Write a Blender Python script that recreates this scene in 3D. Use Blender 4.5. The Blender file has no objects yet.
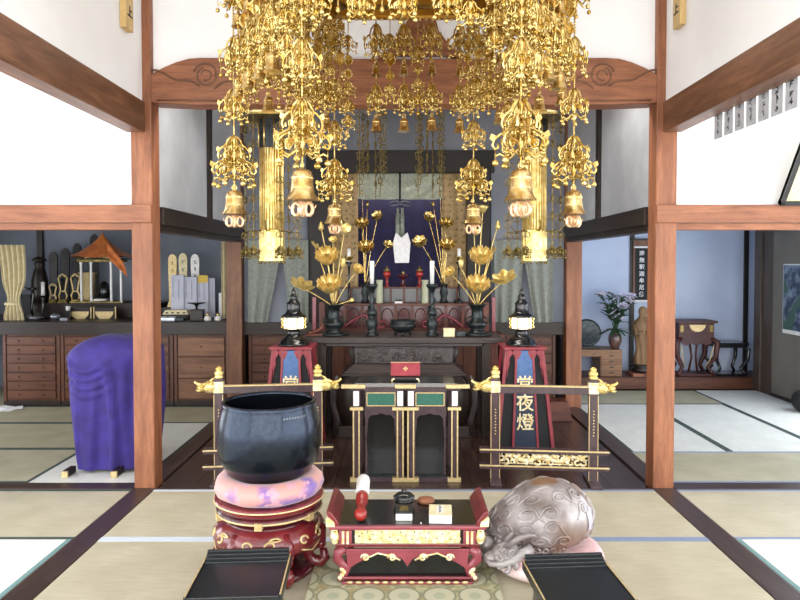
import bpy, bmesh, math, random
from mathutils import Vector, Matrix, Euler
R = math.radians
PI = math.pi
rnd = random.Random(7)
scene = bpy.context.scene
COL = scene.collection

# ------------------------------------------------------------------ camera
CAMZ, F, CX, PITCH = 1.565, 648.0, 404.0, R(1.5)
CY = 264 + F * math.tan(PITCH)
cam = bpy.data.cameras.new('camera'); camo = bpy.data.objects.new('camera', cam); COL.objects.link(camo)
camo.location = (0, 0, CAMZ); camo.rotation_euler = (R(90) - PITCH, 0, 0)
cam.sensor_fit = 'HORIZONTAL'; cam.sensor_width = 36; cam.lens = 36 * F / 800
cam.shift_x = -(CX - 400) / 800; cam.shift_y = (CY - 300) / 800
cam.clip_start = .05; cam.clip_end = 200
scene.camera = camo

def ray(u, v):
    a = (u - CX) / F; b = -(v - CY) / F
    return Vector((a, math.cos(PITCH) + b * math.sin(PITCH), -math.sin(PITCH) + b * math.cos(PITCH)))
def P(u, v, Y):
    d = ray(u, v); return Vector((0, 0, CAMZ)) + d * (Y / d.y)
def PZ(u, v, z=0):
    d = ray(u, v); return Vector((0, 0, CAMZ)) + d * ((z - CAMZ) / d.z)

# ------------------------------------------------------------------ mesh builder
class MB:
    def __init__(s): s.v = []; s.f = []; s.m = []; s.sm = []
    def add(s, vs, fs, mi=0, smooth=False, M=None):
        k = len(s.v)
        for p in vs:
            p = Vector(p)
            if M is not None: p = M @ p
            s.v.append(p)
        for f in fs: s.f.append([i + k for i in f]); s.m.append(mi); s.sm.append(smooth)
        return s
    def box(s, lo, hi, mi=0, M=None):
        x0, y0, z0 = lo; x1, y1, z1 = hi
        vs = [(x0,y0,z0),(x1,y0,z0),(x1,y1,z0),(x0,y1,z0),(x0,y0,z1),(x1,y0,z1),(x1,y1,z1),(x0,y1,z1)]
        return s.add(vs, [(0,3,2,1),(4,5,6,7),(0,1,5,4),(1,2,6,5),(2,3,7,6),(3,0,4,7)], mi, False, M)
    def cbox(s, c, sz, mi=0, rz=0, rx=0, ry=0):
        M = Matrix.Translation(Vector(c)) @ Euler((rx, ry, rz)).to_matrix().to_4x4()
        h = [q / 2 for q in sz]
        return s.box((-h[0],-h[1],-h[2]), (h[0],h[1],h[2]), mi, M)
    def frustum(s, c0, s0, c1, s1, mi=0):
        # two rectangles (x,y sizes) at bottom and top
        vs = []
        for c, q in ((c0, s0), (c1, s1)):
            x, y, z = c
            vs += [(x-q[0]/2,y-q[1]/2,z),(x+q[0]/2,y-q[1]/2,z),(x+q[0]/2,y+q[1]/2,z),(x-q[0]/2,y+q[1]/2,z)]
        return s.add(vs, [(0,3,2,1),(4,5,6,7),(0,1,5,4),(1,2,6,5),(2,3,7,6),(3,0,4,7)], mi)
    def lathe(s, prof, c=(0,0,0), n=24, mi=0, smooth=True, M=None, sx=1, sy=1, wob=None, phase=0):
        vs = []; fs = []
        T = Matrix.Translation(Vector(c))
        if M is not None: T = T @ M
        for i, (r, z) in enumerate(prof):
            for k in range(n):
                a = 2 * PI * k / n + phase
                q = r * (wob(a, z) if wob else 1)
                vs.append((q * math.cos(a) * sx, q * math.sin(a) * sy, z))
        for i in range(len(prof) - 1):
            for k in range(n):
                k2 = (k + 1) % n
                fs.append((i*n+k, i*n+k2, (i+1)*n+k2, (i+1)*n+k))
        s.add(vs, fs, mi, smooth, T)
        if prof[0][0] > 1e-5: s.add([vs[k] for k in range(n)], [tuple(reversed(range(n)))], mi, False, T)
        if prof[-1][0] > 1e-5:
            b = (len(prof)-1)*n
            s.add([vs[b+k] for k in range(n)], [tuple(range(n))], mi, False, T)
        return s
    def ball(s, c, r, mi=0, n=10, m=6, sc=(1,1,1), M=None):
        prof = [(r*math.sin(PI*i/m) if 0 < i < m else 0.00001, -r*math.cos(PI*i/m)*sc[2]) for i in range(m+1)]
        return s.lathe(prof, c, n, mi, True, M, sc[0], sc[1])
    def tube(s, pts, r, n=6, mi=0, smooth=True, flat=1.0, nrm=None, closed=False):
        pts = [Vector(p) for p in pts]; L = len(pts)
        rs = r if isinstance(r, (list, tuple)) else [r] * L
        vs = []; fs = []
        prev = None
        for i, p in enumerate(pts):
            if closed: t = pts[(i+1) % L] - pts[i-1]
            else: t = pts[min(i+1, L-1)] - pts[max(i-1, 0)]
            if t.length < 1e-9: t = Vector((0,0,1))
            t.normalize()
            if nrm is not None: a = Vector(nrm) - t * t.dot(Vector(nrm))
            elif prev is None:
                a = Vector((0,0,1)) if abs(t.z) < .9 else Vector((1,0,0)); a = a - t * t.dot(a)
            else: a = prev - t * t.dot(prev)
            if a.length < 1e-6: a = t.orthogonal()
            a.normalize(); prev = a; b = t.cross(a)
            for k in range(n):
                q = 2*PI*k/n + PI/n
                vs.append(p + a * (math.cos(q)*rs[i]*flat) + b * (math.sin(q)*rs[i]))
        S = L if closed else L - 1
        for i in range(S):
            j = (i + 1) % L
            for k in range(n):
                k2 = (k+1) % n
                fs.append((i*n+k, i*n+k2, j*n+k2, j*n+k))
        if not closed: fs += [tuple(reversed(range(n))), tuple((L-1)*n+k for k in range(n))]
        return s.add(vs, fs, mi, smooth)
    def prism(s, poly, t, M=None, mi=0, smooth=False):
        # polygon in local XZ plane, thickness t along Y (centred)
        n = len(poly)
        vs = [(x, -t/2, z) for x, z in poly] + [(x, t/2, z) for x, z in poly]
        fs = [tuple(range(n)), tuple(reversed(range(n, 2*n)))]
        for k in range(n):
            k2 = (k+1) % n
            fs.append((k2, k, n+k, n+k2))
        return s.add(vs, fs, mi, smooth, M)
    def surf(s, fn, nu, nv, mi=0, M=None, thick=0, closeu=False):
        # grid surface fn(u,v)->point, u,v in 0..1; optional thickness by offset
        vs = [Vector(fn(i/nu, j/nv)) for j in range(nv+1) for i in range(nu+1)]
        W = nu + 1
        fs = [(j*W+i, j*W+i+1, (j+1)*W+i+1, (j+1)*W+i) for j in range(nv) for i in range(nu)]
        s.add(vs, fs, mi, True, M)
        if thick:
            nr = []
            for j in range(nv+1):
                for i in range(nu+1):
                    du = vs[j*W+min(i+1,nu)] - vs[j*W+max(i-1,0)]
                    dv = vs[min(j+1,nv)*W+i] - vs[max(j-1,0)*W+i]
                    c = du.cross(dv)
                    nr.append(c.normalized() if c.length > 1e-12 else Vector((0,0,1)))
            v2 = [p - q*thick for p, q in zip(vs, nr)]
            s.add(v2, [tuple(reversed(f)) for f in fs], mi, True, M)
            k = len(vs)
            rim = [j*W for j in range(nv+1)]
            for e0, e1 in ((lambda i: i, nu), (lambda i: nv*W+i, nu)):
                for i in range(e1):
                    a, b = e0(i), e0(i+1)
                    s.add([vs[a], vs[b], v2[b], v2[a]], [(0,1,2,3)], mi, False, M)
            for c0 in (0, nu):
                for j in range(nv):
                    a, b = j*W+c0, (j+1)*W+c0
                    s.add([vs[a], vs[b], v2[b], v2[a]], [(0,1,2,3)], mi, False, M)
        return s
    def merge(s, o, M=None):
        k = len(s.v)
        for p in o.v: s.v.append(M @ p if M is not None else p.copy())
        for f, m, q in zip(o.f, o.m, o.sm): s.f.append([i+k for i in f]); s.m.append(m); s.sm.append(q)
        return s
    def mesh(s, name, mats):
        me = bpy.data.meshes.new(name)
        me.from_pydata([tuple(p) for p in s.v], [], s.f)
        if not isinstance(mats, (list, tuple)): mats = [mats]
        for m in mats: me.materials.append(m)
        me.polygons.foreach_set('material_index', s.m)
        me.polygons.foreach_set('use_smooth', s.sm)
        me.update()
        return me
    def build(s, name, mats, parent=None, bevel=0, label=None, loc=None):
        o = bpy.data.objects.new(name, s.mesh(name, mats)); COL.objects.link(o)
        if parent is not None: o.parent = parent
        if loc is not None: o.location = loc
        if bevel:
            b = o.modifiers.new('bevel', 'BEVEL'); b.width = bevel; b.segments = 2; b.limit_method = 'ANGLE'; b.angle_limit = R(40)
        if label: o['label'] = label
        return o

def tag(o, label=None, cat=None, group=None, kind=None):
    if label: o['label'] = label
    if cat: o['category'] = cat
    if group: o['group'] = group
    if kind: o['kind'] = kind
    return o
def thing(name, label, cat, loc=(0,0,0), rz=0, group=None):
    o = bpy.data.objects.new(name, None); COL.objects.link(o)
    o.empty_display_size = .05
    o.location = loc; o.rotation_euler = (0, 0, rz)
    return tag(o, label, cat, group)
def copy_tree(o, parent=None):
    c = o.copy(); COL.objects.link(c)
    if parent is not None: c.parent = parent
    for ch in list(o.children): copy_tree(ch, c)
    return c
def struct(name, mb, mat, bevel=0):
    return tag(mb.build(name, mat, None, bevel), kind='structure')
_tn = [0]
def trim(mb, mat, bevel=.004, label=None):
    _tn[0] += 1
    o = struct('trim_%d' % _tn[0], mb, mat, bevel)
    if label: o['label'] = label
    return o
def solo(name, mb, mat, label, cat, loc=(0,0,0), group=None, bevel=0, rz=0):
    o = mb.build(name, mat, None, bevel); o.location = loc; o.rotation_euler = (0,0,rz)
    return tag(o, label, cat, group)

_fontcache = {}
def text_mesh(txt, size, extrude=.001, vertical=False, space=1.0, bold=0.0):
    """centred text in local XZ plane facing -Y; vertical stacks characters downward"""
    mb = MB()
    chars = list(txt) if vertical else [txt]
    for i, ch in enumerate(chars):
        cu = bpy.data.curves.new('t', 'FONT'); cu.body = ch; cu.size = size; cu.extrude = extrude
        cu.align_x = 'CENTER'; cu.align_y = 'CENTER'; cu.resolution_u = 3; cu.offset = bold
        ob = bpy.data.objects.new('t', cu); COL.objects.link(ob)
        dg = bpy.context.evaluated_depsgraph_get()
        me = bpy.data.meshes.new_from_object(ob.evaluated_get(dg))
        M = Matrix.Translation((0, 0, ((len(chars)-1)/2 - i) * size * space)) @ Matrix.Rotation(PI/2, 4, 'X')
        mb.add([v.co for v in me.vertices], [tuple(p.vertices) for p in me.polygons], 0, False, M)
        bpy.data.objects.remove(ob); bpy.data.curves.remove(cu); bpy.data.meshes.remove(me)
    return mb

def brush_marks(n, size, seed, space=1.15):
    """column of illegible brush characters, local XZ plane facing -Y"""
    rr = random.Random(seed); mb = MB()
    for i in range(n):
        zc = ((n-1)/2 - i)*size*space
        for k in range(5):
            L = size*(.35+.5*rr.random()); w = size*(.06+.05*rr.random())
            x = size*.28*(rr.random()*2-1)*(k > 1); z = zc + size*.36*(rr.random()*2-1)
            ang = rr.choice((0, PI/2, .7, -.7)) + .2*(rr.random()-.5)
            mb.cbox((x, -.0004*k, z), (L, .001, w), ry=ang)
    return mb

# ------------------------------------------------------------------ materials
def lin(c):
    if isinstance(c, str): c = [int(c[i:i+2], 16) for i in (0, 2, 4)]
    return tuple(((x/255)/12.92 if x/255 <= .04045 else ((x/255+.055)/1.055)**2.4) for x in c) + (1,)
def newmat(name):
    m = bpy.data.materials.new(name); m.use_nodes = True
    nt = m.node_tree; b = nt.nodes['Principled BSDF']
    return m, nt, b
def N(nt, t, **k):
    n = nt.nodes.new(t)
    for a, b in k.items():
        if a in n.inputs: n.inputs[a].default_value = b
        else: setattr(n, a, b)
    return n
def mixrgb(nt, fac, a, b):
    m = nt.nodes.new('ShaderNodeMix'); m.data_type = 'RGBA'
    if fac is not None: nt.links.new(fac, m.inputs[0])
    for s, i in ((a, 6), (b, 7)):
        if isinstance(s, tuple): m.inputs[i].default_value = s
        else: nt.links.new(s, m.inputs[i])
    return m.outputs[2]
def noisemap(nt, scale, sc=(1,1,1), detail=4, coord='Object', dist=0):
    tc = N(nt, 'ShaderNodeTexCoord'); mp = N(nt, 'ShaderNodeMapping'); mp.inputs['Scale'].default_value = sc
    nt.links.new(tc.outputs[coord], mp.inputs[0])
    n = N(nt, 'ShaderNodeTexNoise', Scale=scale, Detail=detail, Distortion=dist)
    nt.links.new(mp.outputs[0], n.inputs[0])
    return n.outputs[0], mp.outputs[0]
def ramp(nt, src, a, b):
    m = N(nt, 'ShaderNodeMapRange'); m.inputs[1].default_value = a; m.inputs[2].default_value = b
    nt.links.new(src, m.inputs[0]); return m.outputs[0]
def mat(name, c, rough=.5, metal=0, c2=None, scale=20, bump=0, sc=(1,1,1), spec=None, coat=0, emis=None, estr=0, lo=.35, hi=.65, sheen=0):
    m, nt, b = newmat(name)
    b.inputs['Roughness'].default_value = rough; b.inputs['Metallic'].default_value = metal
    if spec is not None: b.inputs['Specular IOR Level'].default_value = spec
    if coat: b.inputs['Coat Weight'].default_value = coat; b.inputs['Coat Roughness'].default_value = .15
    if sheen: b.inputs['Sheen Weight'].default_value = sheen
    c = lin(c)
    if c2 is None: c2v = tuple(x*.86 for x in c[:3]) + (1,)
    else: c2v = lin(c2)
    f, mp = noisemap(nt, scale, sc)
    nt.links.new(mixrgb(nt, ramp(nt, f, lo, hi), c, c2v), b.inputs['Base Color'])
    if bump:
        bp = N(nt, 'ShaderNodeBump', Strength=bump, Distance=.01); nt.links.new(f, bp.inputs['Height']); nt.links.new(bp.outputs[0], b.inputs['Normal'])
    if emis is not None:
        b.inputs['Emission Color'].default_value = lin(emis); b.inputs['Emission Strength'].default_value = estr
    return m
def wood(name, c, c2, axis='Z', rough=.45, scale=3.0, spec=.4, knots=True):
    m, nt, b = newmat(name)
    sc = {'X': (.12,1,1), 'Y': (1,.12,1), 'Z': (1,1,.12)}[axis]
    f, mp = noisemap(nt, scale*6, sc, 6, dist=.8)
    f2, _ = noisemap(nt, scale*30, sc, 3)
    f3, _ = noisemap(nt, 1.6, (1,1,1), 3)
    c, c2 = lin(c), lin(c2)
    col = mixrgb(nt, ramp(nt, f, .3, .7), c, c2)
    dark = tuple(x*.72 for x in c2[:3]) + (1,)
    mm = N(nt, 'ShaderNodeMath', operation='MULTIPLY'); nt.links.new(ramp(nt, f2, .45, .75), mm.inputs[0]); mm.inputs[1].default_value = .5
    col = mixrgb(nt, mm.outputs[0], col, dark)
    mm2 = N(nt, 'ShaderNodeMath', operation='MULTIPLY'); nt.links.new(ramp(nt, f3, .5, .75), mm2.inputs[0]); mm2.inputs[1].default_value = .45
    col = mixrgb(nt, mm2.outputs[0], col, dark)
    nt.links.new(col, b.inputs['Base Color'])
    b.inputs['Roughness'].default_value = rough; b.inputs['Specular IOR Level'].default_value = spec
    bp = N(nt, 'ShaderNodeBump', Strength=.12, Distance=.01); nt.links.new(f2, bp.inputs['Height']); nt.links.new(bp.outputs[0], b.inputs['Normal'])
    return m
def tatami_mat(name, c, c2, axis):
    m, nt, b = newmat(name)
    tc = N(nt, 'ShaderNodeTexCoord'); w = N(nt, 'ShaderNodeTexWave', Scale=70.0, Distortion=.4)
    w.bands_direction = axis
    nt.links.new(tc.outputs['Object'], w.inputs[0])
    f, _ = noisemap(nt, 4, (1,1,1) , 5)
    f2, _ = noisemap(nt, 60, (.15,1,1) if axis == 'Y' else (1,.15,1), 4)
    col = mixrgb(nt, ramp(nt, f, .35, .7), lin(c), lin(c2))
    mm = N(nt, 'ShaderNodeMath', operation='MULTIPLY'); nt.links.new(ramp(nt, f2, .4, .7), mm.inputs[0]); mm.inputs[1].default_value = .35
    col = mixrgb(nt, mm.outputs[0], col, tuple(x*.8 for x in lin(c2)[:3]) + (1,))
    nt.links.new(col, b.inputs['Base Color']); b.inputs['Roughness'].default_value = .55; b.inputs['Specular IOR Level'].default_value = .35
    bp = N(nt, 'ShaderNodeBump', Strength=.15, Distance=.002); nt.links.new(w.outputs['Fac'], bp.inputs['Height']); nt.links.new(bp.outputs[0], b.inputs['Normal'])
    return m
def brocade(name, c, dot, dot2, scale=12, rough=.6, size=.28):
    m, nt, b = newmat(name)
    tc = N(nt, 'ShaderNodeTexCoord'); mp = N(nt, 'ShaderNodeMapping'); nt.links.new(tc.outputs['Object'], mp.inputs[0])
    mp.inputs['Scale'].default_value = (1, .2, 1)
    vo = N(nt, 'ShaderNodeTexVoronoi', Scale=scale, Randomness=.35); nt.links.new(mp.outputs[0], vo.inputs[0])
    f, _ = noisemap(nt, 30, (1,.3,1), 4)
    col = mixrgb(nt, ramp(nt, f, .45, .6), lin(c), tuple(x*.8 for x in lin(c)[:3]) + (1,))
    a = ramp(nt, vo.outputs['Distance'], size, size-.06)
    col = mixrgb(nt, a, col, lin(dot))
    a2 = ramp(nt, vo.outputs['Distance'], size*.5, size*.5-.05)
    col = mixrgb(nt, a2, col, lin(dot2))
    nt.links.new(col, b.inputs['Base Color']); b.inputs['Roughness'].default_value = rough
    b.inputs['Sheen Weight'].default_value = .3
    return m

M = {}
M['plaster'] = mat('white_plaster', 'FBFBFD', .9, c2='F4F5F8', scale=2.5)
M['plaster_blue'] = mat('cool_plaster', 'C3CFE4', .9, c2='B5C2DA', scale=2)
M['plaster_grey'] = mat('shaded_grey_plaster', 'B4B7BC', .9, c2='9C9FA5', scale=2)  # sanctuary side walls: their shade is put into the grey
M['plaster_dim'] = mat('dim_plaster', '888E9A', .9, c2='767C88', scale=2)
for ax in 'XYZ':
    M['post'+ax] = wood('red_timber_'+ax, 'A46B4B', '7C4C34', ax)
    M['beam'+ax] = wood('aged_timber_'+ax, '8A6046', '5F3F2C', ax)
    M['dark'+ax] = wood('dark_timber_'+ax, '33261F', '1F1713', ax, .4)
    M['shadow'+ax] = wood('shadow_timber_'+ax, '221D1D', '171313', ax, .5)  # near-black timber with interior shade put into its colour
    M['frame'+ax] = wood('grey_brown_timber_'+ax, '5C4E44', '453A32', ax, .5)
    M['cab'+ax] = wood('cabinet_timber_'+ax, '6A402C', '47281B', ax, .4)
    M['red'+ax] = wood('altar_timber_'+ax, '6E3C2C', '4A241B', ax, .35)
M['ltwood'] = wood('light_timber', '9A7455', '7A573D', 'X', .5)
M['boards'] = wood('floor_boards', '48332B', '30211C', 'Y', .25, 3)
M['sillY'] = wood('sill_Y', '4A3A35', '372A26', 'Y', .35); M['sillX'] = wood('sill_X', '4A3A35', '372A26', 'X', .35)
M['tatX'] = tatami_mat('tatami_across', 'B9B29C', 'ADA58E', 'Y')
M['tatXo'] = tatami_mat('tatami_across_old', 'AFAA92', '9F9A80', 'Y')
M['tatY'] = tatami_mat('tatami_sheen_along', 'F0F0EA', 'E6E6DE', 'X')  # sheen of the turned weave put into a near-white base colour
M['tatYg'] = tatami_mat('tatami_sheen_along_grey', 'D8D9D2', 'CCCDC6', 'X')  # same weave sheen lightens this base colour, a little greyer
M['heri_d'] = mat('dark_green_cloth', '3B4A48', .8, scale=80)
M['heri_t'] = mat('teal_cloth', '6E9090', .8, scale=80)
M['heri_p'] = mat('pale_blue_cloth', 'C9D2DE', .8, scale=80)
M['heri_b'] = mat('slate_blue_cloth', '7F8CA6', .8, scale=80)
M['gold'] = mat('gilt_brass', 'F2DC98', .27, .9, c2='B48C34', scale=30)
M['gold_pale'] = mat('pale_gilt', 'F2E9CC', .4, .25, c2='DCC078', scale=40)
M['gold_leaf'] = mat('gold_leaf', 'F0DC98', .33, .6, c2='D2B05C', scale=25)
M['gold_paint'] = mat('gold_paint', 'D9C494', .45, .35, c2='C2A972', scale=50)
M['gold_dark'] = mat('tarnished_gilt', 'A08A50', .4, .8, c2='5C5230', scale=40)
M['gold_bell'] = mat('gilt_bell_metal', 'E6CC92', .25, .9, c2='B8904E', scale=25)
M['gold_panel'] = mat('gold_sheet', 'C89A3E', .4, .75, c2='A27626', scale=6)
M['bronze'] = mat('dark_bronze', '3A4042', .33, .6, c2='202526', scale=30)
M['black'] = mat('black_lacquer', '15171A', .22, 0, c2='0D0E10', scale=10, coat=.3)
M['blackmatt'] = mat('black_matt', '17171A', .7, 0, scale=10)
M['deskblack'] = mat('black_lacquer_grained', '1A2024', .3, 0, c2='14171A', scale=60, bump=.02)
M['iron'] = mat('blued_iron', '2F3642', .21, .85, c2='262C37', scale=60, bump=.01)
M['redlac'] = mat('red_lacquer', '7A262C', .22, 0, c2='601A20', scale=8, coat=.5)
M['redlac_d'] = mat('dark_red_lacquer', '5A1F24', .22, 0, c2='42141A', scale=8, coat=.5)
M['pinkred'] = mat('rose_lacquer', '93444E', .3, 0, c2='803640', scale=8, coat=.3)
M['redpaint'] = mat('red_paint', '98343F', .4, 0, c2='842833', scale=20)
M['brownlac'] = mat('brown_lacquer', '4A383C', .3, 0, c2='3A2A2E', scale=20, coat=.2)
M['green'] = mat('green_panel', '226452', .5, c2='1C5444', scale=60)
M['navy'] = mat('navy_panel', '1C2A44', .5, c2='162238', scale=30)
M['blue'] = mat('blue_panel', '4F74A8', .5, c2='41649A', scale=30)
M['white'] = mat('white_paint', 'EEEDE8', .5, scale=30)
M['candle'] = mat('white_wax', 'F2F2F0', .4, scale=10)
M['paper'] = mat('white_paper', 'F0F0F2', .8, scale=30)
M['cream'] = mat('cream_paper', 'E6DAB4', .7, c2='D8CBA2', scale=30)
M['ink'] = mat('black_ink', '1A1A1C', .7, scale=10)
M['inkgrey'] = mat('grey_ink', '5A5C62', .8, scale=10)
M['lampglow'] = mat('lamp_paper', 'FFF2D8', .6, scale=10, emis='FFE9C4', estr=2.2)
M['purple'] = mat('purple_cloth', '34257C', .8, 0, c2='2A1C64', scale=9, sheen=.08, bump=.1)
M['purple_d'] = mat('deep_purple_cloth', '231E4E', .8, 0, c2='1A173C', scale=14, sheen=.2)
M['cushion'] = None
M['greenbroc'] = brocade('green_brocade', '7A8078', 'A3A698', '484E48', 7, size=.22)
M['tanbroc'] = brocade('tan_brocade', 'B79B6E', '8F7A50', '6E6A44', 14)
M['swag'] = brocade('pale_green_brocade', 'B4BAA8', 'CDCDB8', '6E7A62', 8)
M['beige'] = mat('beige_curtain', 'C9BC96', .85, c2='B8AA84', scale=20, sheen=.2)
M['orange'] = mat('orange_cloth', 'C9702A', .7, c2='A8561C', scale=14, sheen=.2)
M['woodfish'] = None
M['statuewood'] = wood('carved_pale_wood', '9A7A55', '6E5236', 'Z', .6)
M['leaf'] = mat('leaf_green', '3E5A36', .6, c2='26402A', scale=30)
M['petal'] = mat('white_petal', 'EDEAF0', .6, c2='C9B8D8', scale=40)
M['stoneg'] = mat('carved_grey', '5A5250', .45, c2='3C3634', scale=20)
M['tabletop'] = wood('worn_dark_timber', '453A37', '2E2625', 'X', .35)
M['redwood'] = mat('dark_red_wood', '4E2220', .5, 0, c2='3A1715', scale=12)
M['pinkgilt'] = mat('pinkish_gilt', 'E2C2A2', .35, .6, c2='CBA274', scale=30)
M['silver'] = mat('silver_metal', 'B8BCC4', .3, .8, scale=20)
M['redlamp'] = mat('red_lamp', 'A02820', .3, c2='7A1814', scale=10, coat=.4)
M['sliding'] = mat('olive_sliding_panel', '77736A', .8, c2='6C685F', scale=3)
# ================================================================== THE SETTING
Y0 = 4.487; YB = 7.1; XO = 4.4
struct('floor', MB().box((-XO-.2,-3,-.12),(5.1,8.8,-.045)), M['sillX'])
# wooden floor of the sanctuary between the two sills: boards running front to back
b = MB(); x = -1.72; i = 0
while x < 1.72:
    x2 = min(x+.245, 1.72); b.box((x, Y0-.01, -.045), (x2-.003, 8.8, 0)); x = x2
tag(b.build('floor_boards', M['boards']), kind='structure')
# sills
for sx in (-1, 1):
    trim(MB().box((min(sx*1.735, sx*1.885), -3, -.044), (max(sx*1.735, sx*1.885), Y0, .002)), M['sillY'])
    trim(MB().box((min(sx*1.735, sx*1.885), Y0+.15, -.044), (max(sx*1.735, sx*1.885), YB, .012)), M['sillY'])
    trim(MB().box((min(sx*1.886, sx*XO), Y0-.03, -.044), (max(sx*1.886, sx*XO), Y0+.10, .006)), M['sillX'])
trim(MB().box((-1.734, Y0-.03, -.044), (1.734, Y0-.01, .004)), M['sillX'])

# ---- tatami mats, each a thing with its cloth edge bands
def tatami(x0, x1, y0, y1, along, m, edge, label, group=None, band=.028):
    t = thing('tatami_mat', label, 'tatami mat', ((x0+x1)/2, (y0+y1)/2, -.045), 0, group)
    hx, hy = (x1-x0)/2-.002, (y1-y0)/2-.002
    MB().box((-hx,-hy,0),(hx,hy,.045)).build('mat_surface', m, t, .003)
    e = MB()
    if along == 'X':
        for s in (-1, 1):
            a, c = sorted((s*hy, s*(hy-band))); MB().box((-hx,a,.044),(hx,c,.0465)).build('edge_band', edge, t)
    else:
        for s in (-1, 1):
            a, c = sorted((s*hx, s*(hx-band))); MB().box((a,-hy,.044),(c,hy,.0465)).build('edge_band', edge, t)
yA, yB_, yC = 4.455, 3.645, 2.80
hp, hb, hd, ht = M['heri_p'], M['heri_b'], M['heri_d'], M['heri_t']
tatami(-1.733, 0, yB_, yA, 'X', M['tatX'], hp, 'beige tatami mat behind the black bowl gong, touching the dark wooden sanctuary floor')
tatami(0, 1.733, yB_, yA, 'X', M['tatX'], hb, 'beige tatami mat behind the carved wooden fish drum, touching the sanctuary floor')
tatami(-1.733, 0, yC, yB_, 'X', M['tatX'], hp, 'beige tatami mat carrying the red gong stand and the lectern before it')
tatami(0, 1.733, yC, yB_, 'X', M['tatX'], hb, 'beige tatami mat carrying the pink cushion of the wooden fish drum')
tatami(-3.6, -1.887, yB_, yA, 'X', M['tatX'], hd, 'beige tatami mat in the aisle in front of the purple draped stand')
tatami(-4.4, -3.602, yB_, yA, 'X', M['tatX'], hd, 'beige tatami mat in the left aisle, at the left edge of the photo')
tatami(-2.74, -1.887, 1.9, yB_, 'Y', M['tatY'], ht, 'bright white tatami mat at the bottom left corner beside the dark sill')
tatami(1.887, 3.6, yB_, yA, 'X', M['tatX'], hb, 'beige tatami mat in the right aisle, in front of the right timber post')
tatami(3.602, 4.4, yB_, yA, 'X', M['tatX'], hb, 'short beige tatami mat at the far end of the right aisle by the frame edge')
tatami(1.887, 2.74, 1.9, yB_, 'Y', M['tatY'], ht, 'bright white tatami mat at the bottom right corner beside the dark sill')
# mats in front of / below the camera's view, one covering each
tag(MB().box((-1.733,-3,-.045),(1.733,yC-.002,0)).build('floor_matting', M['tatX']), kind='structure')
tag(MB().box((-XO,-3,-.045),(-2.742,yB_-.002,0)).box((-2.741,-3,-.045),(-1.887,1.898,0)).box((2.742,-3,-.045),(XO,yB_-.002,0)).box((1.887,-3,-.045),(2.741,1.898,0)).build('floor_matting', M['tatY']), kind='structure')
# left back room
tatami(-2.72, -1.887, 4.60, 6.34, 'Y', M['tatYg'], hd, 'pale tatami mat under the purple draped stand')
tatami(-4.4, -2.722, 4.60, 5.45, 'X', M['tatXo'], hd, 'nearest olive-beige mat in the room with the drawer cabinets, left of the purple stand')
tatami(-4.4, -2.722, 5.452, 6.34, 'X', M['tatXo'], hd, 'middle olive-beige mat in the room with the drawer cabinets')
tatami(-3.3, -1.887, 6.342, 7.09, 'X', M['tatXo'], hd, 'olive-beige mat running along the foot of the drawer cabinets, behind the purple stand')
tatami(-4.4, -3.302, 6.342, 7.09, 'X', M['tatXo'], hd, 'olive-beige mat with white papers on it at the foot of the cabinets')
# right back room
tatami(1.887, 3.58, 4.60, 5.37, 'X', M['tatXo'], hb, 'grey-beige mat just behind the right timber post in the white walled room')
tatami(3.582, 4.39, 4.60, 5.37, 'X', M['tatXo'], hb, 'grey-beige mat at the right frame edge inside the white walled room')
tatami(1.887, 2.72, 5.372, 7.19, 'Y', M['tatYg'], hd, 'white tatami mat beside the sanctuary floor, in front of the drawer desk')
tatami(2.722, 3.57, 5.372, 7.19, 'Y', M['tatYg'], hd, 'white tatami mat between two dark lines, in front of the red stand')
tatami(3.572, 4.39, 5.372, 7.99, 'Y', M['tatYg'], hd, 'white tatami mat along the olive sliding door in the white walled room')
tatami(1.887, 3.568, 7.192, 7.99, 'X', M['tatXo'], hd, 'grey tatami mat at the foot of the low step that carries the desk and stands')

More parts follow.
